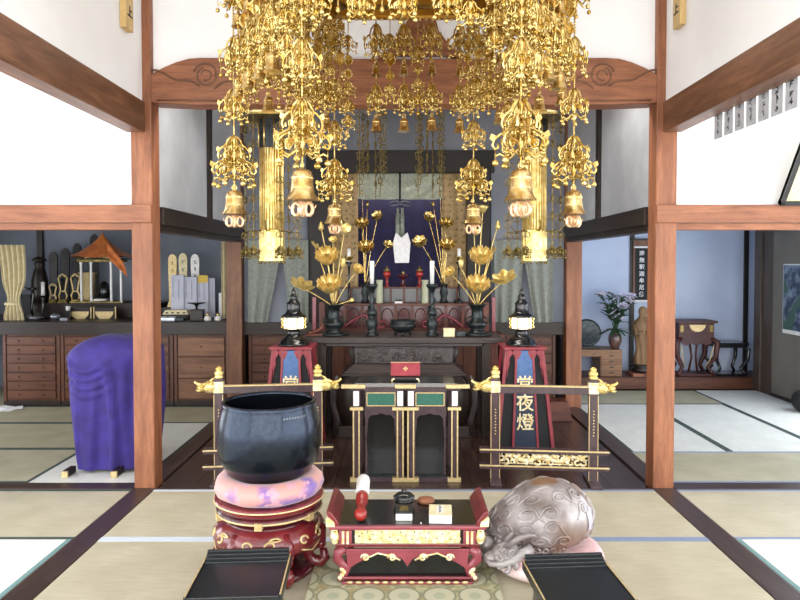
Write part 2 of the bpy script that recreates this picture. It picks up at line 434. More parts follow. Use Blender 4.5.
# ---- posts and beams
def post(x0, x1, y0, y1, z1, m, z0=-.04, bev=.008): trim(MB().box((x0,y0,z0),(x1,y1,z1)), m, bev)
for s in (-1, 1):
    a, c = sorted((s*1.74, s*1.885))
    post(a, c, Y0, Y0+.15, 3.98, M['postZ'])
    a, c = sorted((s*1.755, s*1.925))
    post(a, c, YB-.10, YB+.06, 3.28, M['beamZ'] if s < 0 else M['postZ'])
    # great beam over the aisle edge
    a, c = sorted((s*1.782, s*1.91))
    trim(MB().box((a, -2.9, 2.47), (c, Y0, 2.68)), M['beamY'], .008)
    struct('wall_%s' % ('left' if s < 0 else 'right'), MB().box((min(s*1.80, s*1.89), -2.9, 2.68), (max(s*1.80, s*1.89), Y0, 4.0)), M['plaster'])
    # head rail across the aisle end
    a, c = sorted((s*1.735, s*XO))
    trim(MB().box((a, Y0-.035, 1.85), (c, Y0, 1.972)), M['postX'], .005)
    a, c = sorted((s*1.886, s*XO))
    trim(MB().box((a, Y0+.02, 1.803), (c, Y0+.12, 1.85)), M['postX'], .004)
    struct('wall_aisle_end_%s' % ('left' if s < 0 else 'right'), MB().box((a, Y0+.03, 1.85), (c, Y0+.11, 4.0)), M['plaster'])
    # head rail along the sanctuary side, its shade put into the timber colour
    a, c = sorted((s*1.715, s*1.75)); trim(MB().box((a, Y0+.152, 1.845), (c, YB-.10, 1.972)), M['darkY'], .004)
    a, c = sorted((s*1.752, s*1.87)); trim(MB().box((a, Y0+.152, 1.80), (c, YB-.10, 1.86)), M['darkY'], .004)
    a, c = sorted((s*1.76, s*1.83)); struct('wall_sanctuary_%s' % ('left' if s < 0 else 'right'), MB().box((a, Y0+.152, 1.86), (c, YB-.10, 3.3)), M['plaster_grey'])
    a, c = sorted((s*1.735, s*1.762)); post(a, c, 5.80, 5.90, 3.3, M['darkZ'], 1.972, .003)
    # outer hall walls with open bays to the garden
    a, c = sorted((s*XO, s*(XO+.1)))
    nm = 'wall_outer_%s' % ('left' if s < 0 else 'right')
    struct(nm, MB().box((a, -2.9, 2.3), (c, Y0+.1, 4.0)).box((a, 3.9, -.04), (c, Y0+.1, 2.3)).box((a, -3, -.04), (c, -2.7, 4)), M['plaster'])
    w = MB()
    for k in range(5):
        yy = -2.7 + k*1.65; w.box((a+.02, yy-.03, 0), (c-.02, yy+.03, 2.3))
    w.box((a+.02,-2.7,2.24),(c-.02,3.9,2.3)); w.box((a+.02,-2.7,0),(c-.02,3.9,.05))
    struct('window_%d' % (1 if s < 0 else 2), w, M['darkZ'])
# back rooms
XL = 5.4
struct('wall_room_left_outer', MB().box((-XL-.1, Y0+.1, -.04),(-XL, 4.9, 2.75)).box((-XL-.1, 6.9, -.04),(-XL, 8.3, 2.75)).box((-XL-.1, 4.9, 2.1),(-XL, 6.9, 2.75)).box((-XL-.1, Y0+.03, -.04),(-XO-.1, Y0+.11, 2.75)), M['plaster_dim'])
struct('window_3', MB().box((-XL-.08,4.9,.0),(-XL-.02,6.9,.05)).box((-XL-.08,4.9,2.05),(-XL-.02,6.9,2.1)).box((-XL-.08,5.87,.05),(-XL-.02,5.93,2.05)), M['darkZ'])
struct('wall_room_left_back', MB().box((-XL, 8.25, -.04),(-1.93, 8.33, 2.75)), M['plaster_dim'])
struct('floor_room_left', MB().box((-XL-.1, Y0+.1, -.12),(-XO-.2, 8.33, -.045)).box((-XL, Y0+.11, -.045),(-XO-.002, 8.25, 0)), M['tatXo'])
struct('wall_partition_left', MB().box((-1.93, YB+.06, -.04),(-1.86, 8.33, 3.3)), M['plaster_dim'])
struct('ceiling_room_left', MB().box((-XL-.1, Y0+.11, 2.75),(-1.83, 8.33, 2.8)), M['darkX'])
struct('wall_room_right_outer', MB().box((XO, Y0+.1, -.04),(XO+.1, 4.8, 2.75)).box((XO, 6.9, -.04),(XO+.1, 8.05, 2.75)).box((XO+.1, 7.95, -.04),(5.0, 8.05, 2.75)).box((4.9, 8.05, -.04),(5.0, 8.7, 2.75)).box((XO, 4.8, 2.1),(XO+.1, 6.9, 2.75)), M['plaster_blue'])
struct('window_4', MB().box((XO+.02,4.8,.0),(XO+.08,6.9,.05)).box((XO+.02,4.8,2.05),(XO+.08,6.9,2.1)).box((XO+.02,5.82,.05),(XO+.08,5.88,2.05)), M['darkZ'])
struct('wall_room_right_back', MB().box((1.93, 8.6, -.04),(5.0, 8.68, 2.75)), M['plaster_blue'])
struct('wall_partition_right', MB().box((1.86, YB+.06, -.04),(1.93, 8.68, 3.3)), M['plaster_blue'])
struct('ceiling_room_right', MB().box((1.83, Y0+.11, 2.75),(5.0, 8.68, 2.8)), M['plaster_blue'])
# thin wall posts in the right room and dark strip post in the left
for u in (632, 746): 
    p = P(u, 264, 8.59); post(p.x-.028, p.x+.028, 8.57, 8.6, 2.75, M['darkZ'], 0, .002)
p = P(41, 264, 8.24); post(p.x-.035, p.x+.035, 8.21, 8.25, 2.75, M['darkZ'], .9, .002)
# low step (toko) in the right room
trim(MB().box((1.93, 8.05, 0), (4.898, 8.598, .148)), M['cabX'], .006)
# right wall: frame and sliding panel
post(4.35, 4.42, 7.90, 8.048, 2.74, M['frameZ'], 0, .005)
trim(MB().box((4.37, 7.68, 0), (4.398, 7.90, 2.0)).box((4.355, 6.9, 1.95),(4.398,7.90,2.08)), M['frameZ'], .004)
struct('door_1', MB().box((4.375, 6.93, .03), (4.396, 7.68, 1.95)), M['sliding'], .003)
trim(MB().box((4.35, 6.9, 0), (4.398, 7.68, .035)), M['darkY'], .003)

# ceilings
struct('ceiling', MB().box((-XO-.1,-3,4.0),(XO+.1,Y0+.15,4.06)), M['plaster'])
struct('ceiling_sanctuary', MB().box((-1.9,Y0+.11,3.3),(1.9,8.9,3.36)), M['darkX'])
# wall over the rainbow beam, and the beam
struct('wall_front', MB().box((-1.74, Y0+.05, 2.80),(1.74, Y0+.11, 4.0)), M['plaster'])
def arch(x):   # top of the rainbow beam
    t = abs(x)/1.74; return 2.985 - .012*(1-t) - (.115*((t-.82)/.18)**1.6 if t > .82 else 0)
poly = [(-1.742, 2.672)] + [(-1.45, 2.66), (1.45, 2.66)] + [(1.742, 2.672)] + [(1.742-3.484*k/40, arch(1.742-3.484*k/40)) for k in range(41)]
rb = MB().prism(poly, .16, Matrix.Translation((0, Y0+.075, 0)))
trim(rb, M['postX'], .012, None)
# carved scroll on each end of the beam
cv = MB()
for s in (-1, 1):
    yy = Y0-.005
    pts = []
    for k in range(26):                                    # round boss spiral
        a = .3 + k/25*2*PI*1.15; r = .085*(1-k/25*.35); pts.append((s*(1.36 + r*math.cos(a)), yy, 2.86 + r*math.sin(a)))
    cv.tube(pts, .007, 5)
    pts = []
    for k in range(16):
        t = k/15; pts.append((s*(1.735 - .33*t), yy, 2.895 - .105*t + .012*math.sin(t*3*PI)))
    cv.tube(pts, .008, 5)
    for q in range(2):
        pts = []
        for k in range(20):
            t = k/19; pts.append((s*(1.30 - .30*t), yy, 2.77 + q*.05 + .05*math.sin(t*PI*1.6 + q)))
        cv.tube(pts, .007, 5)
    cv.tube([(s*1.70, yy, 2.69), (s*1.2, yy, 2.685)], .006, 5)
    pts = [(s*(1.36 + .035*math.cos(a/8*PI)), yy, 2.86 + .035*math.sin(a/8*PI)) for a in range(14)]
    cv.tube(pts, .006, 5)
trim(cv, M['beamX'], 0)
# frog-leg strut on top of the beam
fl = MB()
for s in (-1, 1):
    pl = [(0, 3.0), (s*.16, 3.0), (s*.30, 2.97), (s*.30, 2.995), (s*.20, 3.06), (s*.12, 3.16), (s*.10, 3.24), (0, 3.26)]
    if s > 0: pl = pl[::-1]
    fl.prism(pl, .09, Matrix.Translation((.12, Y0+.035, 0)))
trim(fl, M['postX'], .006)
# low ceiling-side trims: dark lintel and side openings at the back of the sanctuary
struct('wall_back_upper', MB().box((-1.75, YB, 2.62),(1.75, YB+.06, 3.3)).box((-1.75, YB, .93),(-1.03, YB+.06, 2.62)).box((.95, YB, .93),(1.75, YB+.06, 2.62)), M['plaster_dim'])
trim(MB().box((-1.06, YB-.04, 2.56),(.98, YB+.07, 2.80)), M['shadowX'], .005)
for u in (320, 478): 
    p = P(u, 264, YB); post(p.x-.125, p.x+.125, YB-.06, YB+.08, 2.62, M['shadowZ'], .93)
# inner shrine recess
struct('wall_shrine_back', MB().box((-1.86, 8.7, 0),(1.86, 8.78, 3.3)), M['shadowZ'])
struct('floor_shrine', MB().box((-1.86, YB+.62, .0),(1.86, 8.7, .80)).box((-1.755, YB+.0, .787),(1.755, YB+.62, .80)), M['darkX'])
# ================================================================== FOREGROUND
# ---- brocade rug under the small desk
m, nt, bb = newmat('rug_brocade')
tc = N(nt, 'ShaderNodeTexCoord'); vo = N(nt, 'ShaderNodeTexVoronoi', Scale=6.0, Randomness=0.0); nt.links.new(tc.outputs['Object'], vo.inputs[0])
f, _ = noisemap(nt, 40, (1,1,1), 4); f2, _ = noisemap(nt, 9, (1,1,1), 3)
col = mixrgb(nt, ramp(nt, f, .42, .58), lin('B5B18E'), lin('8E8E6A'))
col = mixrgb(nt, ramp(nt, f2, .5, .6), col, lin('A0926A'))
col = mixrgb(nt, ramp(nt, vo.outputs['Distance'], .50, .47), col, lin('84866E'))
col = mixrgb(nt, ramp(nt, vo.outputs['Distance'], .44, .41), col, lin('BDBCA0'))
col = mixrgb(nt, ramp(nt, vo.outputs['Distance'], .2, .17), col, lin('A7AC94'))
nt.links.new(col, bb.inputs['Base Color']); bb.inputs['Roughness'].default_value = .9
M['rug'] = m
solo('rug', MB().box((-.46,-.50,0),(.46,.42,.008)), M['rug'], 'beige green brocade rug with round motifs under the red and gold desk', 'rug', (0, 3.0, .002))

# ---- bowl gong, cushion, stand
gx, gy = -.69, 3.30
st = thing('gong_stand', 'round red lacquered stand with gold trim and curled legs under the black bowl gong', 'stand', (gx, gy, .002))
def lobed(n, a): return lambda t, z: 1 + a*abs(math.sin(n*t/2))
top = MB().lathe([(.0001,.335),(.20,.335),(.262,.35),(.275,.375),(.272,.392),(.255,.392),(.0001,.38)], n=48)
top.build('rim_tray', M['redlac'], st)
MB().lathe([(.0001,.278),(.205,.278),(.212,.292),(.235,.305),(.262,.322),(.265,.336),(.20,.336),(.0001,.336)], n=48).build('upper_moulding', M['redlac_d'], st)
MB().lathe([(.272,.3745),(.279,.379),(.272,.3835)], n=48).build('gold_band', M['gold_paint'], st)
MB().lathe([(.2625,.318),(.2695,.323),(.2665,.328)], n=48).build('gold_band', M['gold_paint'], st)
MB().lathe([(.0001,.12),(.19,.12),(.235,.14),(.262,.17),(.272,.205),(.262,.24),(.232,.265),(.212,.278),(.0001,.28)], n=60, wob=lobed(6, .03)).build('belly', M['redlac'], st)
MB().lathe([(.0001,.268),(.214,.272),(.224,.278),(.214,.285),(.0001,.285)], n=48).build('waist_band', M['redlac_d'], st)
MB().lathe([(.0001,.0),(.225,.0),(.235,.015),(.228,.035),(.20,.042),(.0001,.04)], n=48).build('foot_ring', M['redlac_d'], st)
for k in range(6):
    a = -PI/2 + k*PI/3 + R(30)
    Rz = Matrix.Rotation(a, 4, 'Z')
    pts = [(.225,0,.245),(.255,0,.205),(.257,0,.160),(.225,0,.125),(.200,0,.10),(.200,0,.066),(.225,0,.038),(.262,0,.034),(.285,0,.058),(.277,0,.088),(.258,0,.086)]
    lg = MB(); lg.tube([Rz @ Vector(p) for p in pts], [.028,.036,.036,.032,.028,.028,.030,.031,.027,.021,.014], 10, nrm=None); lg.ball(Rz @ Vector((.262,0,.128)), .028, n=12, m=7)
    o = lg.build('leg', M['redlac'], st)
    g = MB(); g.tube([Rz @ (Vector(p)+Vector((.016 if i < 4 else .0, .020, .012 if i > 4 else 0))) for i, p in enumerate(pts[1:9])], .0055, 5)
    g.build('gold_edge', M['gold_paint'], o)
    # gold scroll motif between the legs and a bow plaque
    a2 = a + R(30); R2 = Matrix.Rotation(a2, 4, 'Z')
    q = MB()
    for s in (-1, 1):
        pts = []
        for i in range(14):
            t = i/13*2*PI*.85; rr = .020*(1-i/13*.4)
            y = s*(.055 + 1.25*rr*math.cos(t+PI)); z = .222 + rr*math.sin(t)
            pts.append(R2 @ Vector((math.sqrt(max((.279-.35*max(0,z-.205))**2-y*y,0))+.001, y, z)))
        q.tube(pts, .006, 5)
    q.tube([R2 @ Vector((math.sqrt(.27**2-y*y)+.004, y, .155+.02*abs(y)/.06)) for y in (-.07,-.04,0,.04,.07)], .004, 5)
    q.build('gold_scroll', M['gold_paint'], st)
    q = MB()
    q.add([R2 @ Vector((.272, s*.018, z)) for s, z in ((-1,.300),(1,.300),(1,.334),(-1,.334))] + [R2 @ Vector((.20, s*.018, z)) for s, z in ((-1,.300),(1,.300),(1,.334),(-1,.334))], [(0,1,2,3),(4,7,6,5),(0,4,5,1),(2,6,7,3),(1,5,6,2),(0,3,7,4)])
    q.build('bow_plaque', M['gold_paint'], st)
    q = MB()
    pts = [R2 @ Vector((math.sqrt(.264**2-(y)**2)+.0, y, .246+zz)) for y, zz in [(.05+.055*t/8*1.0, .010*math.sin(t/8*PI)) for t in range(9)]]
    pts += [R2 @ Vector((math.sqrt(.264**2-(y)**2)+.0, y, .246+zz)) for y, zz in [(.105-.055*t/8*1.0, -.006*math.sin(t/8*PI)) for t in range(1,8)]]
    q.tube(pts, .005, 5, closed=True); q.build('gold_cartouche', M['gold_paint'], st)
# cushion
m, nt, bb = newmat('gong_cushion_cloth')
f, _ = noisemap(nt, 3.2, (1,1,2), 2, dist=.5)
col = mixrgb(nt, ramp(nt, f, .5, .62), lin('C98F86'), lin('765AA0'))
f2, _ = noisemap(nt, 22, (1,1,1), 3); col = mixrgb(nt, ramp(nt, f2, .55, .62), col, lin('C692A0'))
nt.links.new(col, bb.inputs['Base Color']); bb.inputs['Roughness'].default_value = .5; bb.inputs['Sheen Weight'].default_value = .4
M['gcush'] = m
prof = [(.02,.40),(.16,.393),(.225,.395),(.262,.415),(.275,.445),(.268,.475),(.245,.497),(.215,.505),(.18,.495),(.14,.47),(.02,.465)]
solo('ring_cushion', MB().lathe([(r,z-.39) for r,z in prof], n=48, wob=lambda a,z: 1+.012*math.sin(9*a)), M['gcush'], 'pink and purple brocade cushion under the black bowl gong', 'cushion', (gx, gy, .39))
# gong bowl: round belly narrowing to the rim, open on top
bz = .468
prof = [(.0001,0),(.10,.002),(.165,.018),(.215,.055),(.247,.11),(.260,.17),(.2625,.235),(.256,.30),(.243,.355),(.236,.385),(.238,.398),(.232,.403),(.222,.402),(.222,.385),(.230,.35),(.243,.30),(.248,.235),(.246,.17),(.232,.11),(.20,.065),(.15,.03),(.0001,.014)]
gong = solo('bowl_gong', MB().lathe(prof, n=64), M['iron'], 'large black metal bowl gong open on top, resting on pink purple cushion', 'gong', (gx, gy, bz))
# the bowl's small engraved characters are too faint to read and are built as a row of short strokes
eg = MB()
for k in range(9):
    a = R(-62 + k*3.4); r0 = .2455
    for q in range(2):
        a2 = a + q*R(1.1)
        eg.cbox((r0*math.cos(a2), r0*math.sin(a2), .352+.003*q), (.003, .0022, .009-.003*q), rz=a2)
eg.build('engraving', M['silver'], gong)

# ---- low red and gold desk
dx, dy = 0.017, 3.275     # centre of desk
W2, D2 = .38, .18
dk = thing('offering_desk', 'low red lacquered desk with gold carved frieze and upturned ends', 'desk', (dx, dy, .0102))
zt = .288
MB().box((-W2,-D2,zt-.018),(W2,D2,zt)).build('top_board', M['pinkred'], dk, .004)
MB().box((-W2+.045,-D2+.02,zt),(W2-.045,D2-.005,zt+.003)).build('top_inlay', M['black'], dk)
for s in (-1, 1):      # upturned ends
    pl = [(W2-.048, zt-.002),(W2-.044, zt+.018),(W2-.012, zt+.062),(W2+.006, zt+.072),(W2+.014, zt+.066),(W2+.002, zt+.040),(W2-.004, zt-.002)]
    pl = [(s*x, z) for x, z in pl]
    if s > 0: pl = pl[::-1]
    e = MB().prism(pl, 2*D2-.01).build('upturned_end', M['redlac'], dk, .003)
    g = MB().prism([(s*(W2-.03), zt-.001),(s*(W2-.026), zt+.02),(s*(W2+.004), zt+.045),(s*(W2+.015),zt+.04),(s*(W2+.012), zt-.001)], .035, Matrix.Translation((0,-D2+.012,0)))
    g.build('corner_fitting', M['gold_pale'], e, .002)
MB().box((-W2+.025,-D2+.02,zt-.090),(W2-.025,D2-.02,zt-.018)).build('apron_core', M['ink'], dk)
# carved frieze: interlaced gold vine on a dark ground, with end capitals and banded collars
fz = MB(); yf = -D2+.008
fz.box((-.255,yf+.006,zt-.083),(.255,yf+.012,zt-.022))
r2 = random.Random(3)
for k in range(26):
    cx = -.24 + k*.0192; cz = zt-.052 + .016*math.sin(k*1.7)
    pts = []
    for i in range(9):
        a = i/8*2*PI*.8 + k; rr = .016*(1-.3*i/8); pts.append((cx+rr*math.cos(a), yf+.003, cz+rr*.9*math.sin(a)))
    fz.tube(pts, .0048, 5)
for zz in (zt-.083, zt-.022): fz.tube([(-.255,yf+.002,zz),(.255,yf+.002,zz)], .004, 4)
fz.build('carved_frieze', M['gold_pale'], dk)
fh = MB()
for k in range(36):
    cx = -.235+.0135*k; cz = zt-.052+.02*math.sin(k*2.6)
    fh.cbox((cx, yf+.005, cz), (.006,.003,.005), ry=k)
fh.build('frieze_piercing', M['ink'], dk)
for s in (-1, 1):
    c = MB()
    for xx, rr in ((.278,.036),(.300,.036),(.322,.036)):
        c.cbox((s*xx, yf+.004, zt-.053), (.018,.030,.066))
    c.build('banded_collar', M['pinkred'], dk, .004)
    c = MB(); c.cbox((s*.289, yf-.004, zt-.053), (.012,.022,.062)); c.cbox((s*.311, yf-.004, zt-.053), (.012,.022,.062)); c.build('gold_collar', M['gold_pale'], dk, .002)
    c = MB()
    for k in range(9):
        a = k*.9; pts = [(s*(.352+.016*math.cos(a+i*.7)*(1-i*.08)), yf+.002-.003*(k%3), zt-.053+.022*math.sin(k*1.3)+.012*math.sin(a+i*.7)) for i in range(7)]
        c.tube(pts, .006, 5)
    c.ball((s*.352, yf+.008, zt-.055), .026, n=10, m=6)
    c.build('carved_capital', M['gold_pale'], dk)
MB().box((-W2+.03,-D2+.01,zt-.105),(W2-.03,D2-.01,zt-.088)).build('lower_rail', M['redlac'], dk, .004)
# lower body with cusped apron and cabriole legs
for sy in (-1, 1):
    y = sy*(D2-.025)
    N_ = 48; low = []
    for k in range(N_+1):
        x = -.29 + .58*k/N_; t = abs(x)
        if t < .10: z = .128 - .022*math.sin((1-t/.10)*0) - .045*max(0, 1-t/.032)**1.2 - .0*t
        elif t < .20: z = .128 + .022*(1-abs(t-.145)/.055)
        else: z = .118 - .05*((t-.20)/.09)**1.5
        low.append((x, z))
    poly = low + [(.30, .17), (-.30, .17)]
    MB().prism(poly, .018, Matrix.Translation((0, y, 0))).build('cusped_apron', M['pinkred'], dk, .002)
    if sy < 0:
        for s in (-1, 1):
            g = MB()
            g.tube([(s*(x), y-.012, z) for x, z in [(.035,.118),(.07,.135),(.10,.142),(.145,.152),(.17,.14),(.20,.128)]], .0045, 5)
            for cx_ in (.075, .205):
                g.tube([(s*(cx_+.022*math.cos(a*.7)*(1-a*.07)), y-.012, .130+.019*math.sin(a*.7)*(1-a*.07)) for a in range(13)], .0055, 6)
            g.build('gold_tracery', M['gold_pale'], dk)
for s in (-1, 1):
    for sy in (-1, 1):
        l = MB(); y = sy*(D2-.03)
        l.tube([(s*x, y, z) for x, z in [(.305,.17),(.338,.15),(.342,.12),(.318,.092),(.292,.075),(.30,.05),(.325,.035),(.33,.012)]], [.02,.026,.025,.022,.02,.018,.018,.016], 8)
        lo = l.build('leg', M['pinkred'], dk)
        g = MB()
        for k in range(4): g.ball((s*(.318+.010*math.cos(k*1.6)), y+sy*.004-.008, .03+.014*k), .013, n=8, m=5)
        g.build('gold_leaf_carving', M['gold_pale'], lo)
MB().box((-.31,-D2+.02,.012),(.31,D2-.02,.032)).build('bottom_shelf', M['redlac_d'], dk, .004)
MB().box((-.30,-D2+.035,.035),(.30,-D2+.04,.16)).build('hollow_shade', M['black'], dk)  # black sheet stands in for the shade of the open hollow
MB().box((-.318,-D2+.008,.026),(.318,-D2+.02,.036)).box((-.318,-D2+.008,.0),(.318,-D2+.02,.012)).build('base_moulding', M['pinkred'], dk, .002)
g = MB()
for k in range(14): g.ball((-.28+.043*k, -D2+.006, .012), .009, n=8, m=5, sc=(1.8,.6,.8))
g.build('gold_base_trim', M['gold_paint'], dk)

zt2 = zt + .0102 + .0035
def ontop(u, v): return PZ(u, v, zt2)
# striker lying on the desk: white wrapped grip, red lacquered shaft
sk = ontop(363, 512)
t = thing('gong_striker', 'short gong striker with white wrapped end and red knobbed shaft, lying on the desk', 'striker', (sk.x, sk.y, zt2))
MB().lathe([(.0001,.0),(.020,.001),(.024,.012),(.0245,.085),(.022,.10),(.012,.105),(.0001,.105)], M=Matrix.Rotation(R(-90), 4, 'X'), n=20, c=(0,.01,.026)).build('white_head', M['white'], t)
prof = [(.0001,-.14),(.012,-.138),(.021,-.125),(.022,-.11),(.016,-.095),(.0145,-.08),(.017,-.06),(.021,-.045),(.022,-.02),(.020,.008),(.0001,.01)]
MB().lathe(prof, M=Matrix.Rotation(R(-90), 4, 'X'), n=20, c=(0,.01,.024)).build('red_shaft', M['redlamp'], t)
t.rotation_euler = (R(12),0,R(1)); t.scale = (1.45,1.45,1.45); t.location = (sk.x-.005, sk.y+.02, zt2+.042)
# box with lens-topped black bowl (incense case)
sk = ontop(404, 520)
t = thing('incense_box', 'small dark incense box with white front standing on the desk', 'box', (sk.x, sk.y+.045, zt2))
MB().box((-.030,-.045,0),(.030,.045,.026)).build('box_body', M['white'], t, .002)
MB().box((-.031,-.046,.026),(.031,.047,.034)).build('box_lid', M['bronze'], t, .002)
MB().box((-.016,-.03,.034),(.016,.015,.0365)).build('lid_window', M['gold_dark'], t); t.scale = (1.35,1.2,1.3)
sk = ontop(404, 505)
t = thing('small_bowl', 'round black lacquered bowl with lid behind the incense box', 'bowl', (sk.x, sk.y+.01, zt2))
MB().lathe([(.0001,0),(.028,0),(.042,.012),(.045,.03),(.0001,.03)], n=28).build('bowl_body', M['black'], t)
MB().lathe([(.046,.028),(.0475,.034),(.036,.044),(.018,.050),(.0001,.052)], n=28).lathe([(.010,.05),(.013,.062),(.0001,.064)], n=14).build('lid', M['black'], t); t.scale = (1.2,1.2,1.25)
sk = ontop(426, 502)
solo('wooden_disc', MB().lathe([(.0001,0),(.042,0),(.046,.008),(.043,.018),(.025,.022),(.0001,.022)], n=26), M['postX'], 'small round reddish wooden disc lying beside the black bowl', 'disc', (sk.x, sk.y, zt2))
sk = ontop(441, 522)
t = thing('folded_sutra_book', 'cream folding sutra book lying on the desk', 'book', (sk.x, sk.y+.055, zt2), R(-3)); t.scale = (1.25,1.2,1.6)
bk = MB()
for k in range(9): bk.box((-.044+.0006*(k%2),-.06+.0005*(k%3),.0026*k),(.044-.0006*(k%2),.055,.0026*k+.0023))
bk.build('pages', M['paper'], t)
c = MB().box((-.045,-.061,.0235),(.045,.056,.0255)).build('cover', M['cream'], t)
MB().box((-.014,-.035,.0255),(.014,.045,.0262)).build('title_slip', M['white'], c)
sl = MB()
for k in range(5): sl.cbox((-.003+.002*(k%2), .035-.016*k, .0265), (.010,.008,.0006), rz=.3*k)
sl.build('title_writing', M['inkgrey'], c)
# small white beads on the desk
solo('pebble', MB().ball((0,0,.004), .004), M['white'], 'tiny white bead on the desk between box and book', 'bead', tuple(ontop(421, 524)))

# ---- wooden fish drum on cushion
mx, my = .735, 3.34
m, nt, bb = newmat('drum_cushion_cloth'); 
f, _ = noisemap(nt, 6, (1,1,1), 3, dist=.5); nt.links.new(mixrgb(nt, ramp(nt, f, .4, .6), lin('F0DFDC'), lin('DDB4B4')), bb.inputs['Base Color']); bb.inputs['Roughness'].default_value = .5
prof = [(.0001,0),(.20,0),(.265,.012),(.298,.045),(.30,.07),(.28,.098),(.24,.112),(.18,.108),(.0001,.10)]
solo('drum_cushion', MB().lathe(prof, n=44, wob=lambda a, z: 1+.01*math.sin(7*a)), m, 'pale pink cushion on the mat under the wooden fish drum', 'cushion', (mx, my, .002))
m, nt, bb = newmat('weathered_carved_wood')
f, _ = noisemap(nt, 7, (1,1,1), 5, dist=.4)
col = mixrgb(nt, ramp(nt, f, .35, .65), lin('AAA4A4'), lin('6A5E5A'))
gm = N(nt, 'ShaderNodeTexNoise', Scale=2.2, Detail=2); nt.links.new(N(nt, 'ShaderNodeTexCoord').outputs['Object'], gm.inputs[0])
col = mixrgb(nt, ramp(nt, gm.outputs[0], .52, .66), col, lin('7A5F50'))
nt.links.new(col, bb.inputs['Base Color']); bb.inputs['Roughness'].default_value = .34; bb.inputs['Specular IOR Level'].default_value = .6; bb.inputs['Coat Weight'].default_value = .35
M['woodfish'] = m
fd = thing('wooden_fish_drum', 'round hollow carved wooden fish drum with scale and scroll carving, on the pink cushion', 'drum', (mx-.0, my, .1), 0)
def fishr(a, e):   # body radius as function of azimuth, elevation: bulbous with tapering handle side at a=pi
    return 1
def body(u, v):
    a = 2*PI*u; e = -PI/2 + PI*v
    x = math.cos(e)*math.cos(a); y = math.cos(e)*math.sin(a); z = math.sin(e)
    X = .245*x; Y = .215*y; Z = .182*z
    if x < 0:         # stretch to the left and down toward the dragon handles
        t = (-x)**1.6; X -= .07*t; Z -= .085*t; Y *= 1-.35*t; Z *= 1-.25*t
    if z < -.55: Z = -.185*(.55+(-z-.55)*.55)
    return (X, Y, Z+.165)
bm = MB().surf(body, 64, 40)
bo = bm.build('drum_body', M['woodfish'], fd)
def surfpt(a, e, off=.004):
    p = Vector(body((a/(2*PI)) % 1, (e+PI/2)/PI)); c = Vector((0,0,.165)); return p + (p-c).normalized()*off
# raised swirl carving around the body
cvb = MB()
r3 = random.Random(11)
spots = []
for ring, (e, n) in enumerate(((R(48), 9), (R(26), 13), (R(4), 15), (R(-18), 15))):
    for k in range(n):
        a = 2*PI*(k + .5*(ring % 2))/n + .1*r3.random()
        spots.append((a, e))
for i, (a0, e0) in enumerate(spots):
    deg = math.degrees(a0) % 360
    if 290 < deg < 318: continue         # the smooth panel towards the sound slot
    pts = []; sg = 1 if i % 2 else -1
    for k in range(20):
        t = k/19; th = t*2*PI*1.5; rr = R(9.5)*(1-.72*t)
        pts.append(surfpt(a0 + sg*rr*math.cos(th)/max(.4, math.cos(e0)), e0 + rr*math.sin(th), .001))
    tail = [surfpt(a0 + sg*(R(8.5)+R(2.2)*q)/max(.4, math.cos(e0)), e0 - R(3.4)*q, .0005) for q in range(4, 0, -1)]
    cvb.tube(tail + pts, [.003,.005,.006,.007] + [.0085-.003*k/19 for k in range(20)], 6)
cvb.build('swirl_carving', M['woodfish'], fd)
# plain boss on top
tp = MB(); tp.surf(lambda u, v: surfpt(2*PI*u, PI/2 - R(16)*v - .001, .003*(1-v)), 28, 5)
tp.build('polished_crown', wood('worn_crown', '8A6A50', '74543E', 'X', .35), fd)
sl = MB(); sl.surf(lambda u, v: surfpt(R(-42)+R(12)*u, R(-30)+R(62)*v, .004), 6, 16)
sl.build('worn_side_panel', mat('pale_worn_wood', 'B9B6C4', .45, c2='9C97A2', scale=12), fd)
so = MB(); so.surf(lambda u, v: surfpt(R(-14)+R(10)*u, R(-14)+R(24)*v, .003), 6, 8)
so.build('sound_slot', M['ink'], fd)
# entwined dragon heads forming the grip at the left
hd = MB()
for q, (oy, ph) in enumerate(((-.065, 0), (.05, 1.2))):
    base = Vector((-.235, oy-.03, .03))
    hd.ball(base, .052, n=14, m=8, sc=(1.25,.9,.9))
    hd.ball(base + Vector((-.05,-.01,-.006)), .032, n=12, m=7, sc=(1.3,.85,.8))
    for s in (-1, 1):
        hd.ball(base + Vector((-.02, s*.03-.004, .035)), .013)
        hd.tube([base + Vector(p) for p in ((.0, s*.02, .04),(.04, s*.035, .075),(.085, s*.03, .085),(.12, s*.02, .075))], [.012,.011,.008,.004], 7)
    for k in range(7):
        a = ph + k*.9
        pts = [base + Vector((.03*math.cos(a)+.014*math.cos(a+i*.8), -.043-.004*(i%2), .03*math.sin(a)+.014*math.sin(a+i*.8))) for i in range(6)]
        hd.tube(pts, [.007,.008,.008,.007,.005,.003], 6)
    hd.tube([base + Vector(p) for p in ((-.085,-.01,.0),(-.06,-.045,-.015),(-.02,-.055,-.01),(.02,-.05,.0),(.05,-.035,.02),(.09,-.02,.03))], [.009,.010,.011,.012,.016,.02], 7)
hd.ball((-.30,-.03,.04), .034, n=12, m=8)
hdo = hd.build('dragon_grip', M['woodfish'], fd); hdo.scale = (1.35,1.35,1.35); hdo.location = (.085, -.045, -.012)
bs = MB(); 
for k in range(20):
    a = R(195) + R(110)*(k % 10)/9; rr = .215 - .035*(k//10); z = .012 + .036*(k//10)
    p = Vector((-.03+rr*math.cos(a), rr*math.sin(a)*.95, z))
    pts = [p + Vector((.020*math.cos(.8*i+k)*(1-i*.08), .006*math.sin(i), .018*math.sin(.8*i+k)*(1-i*.08))) for i in range(9)]
    bs.tube(pts, .006, 6)
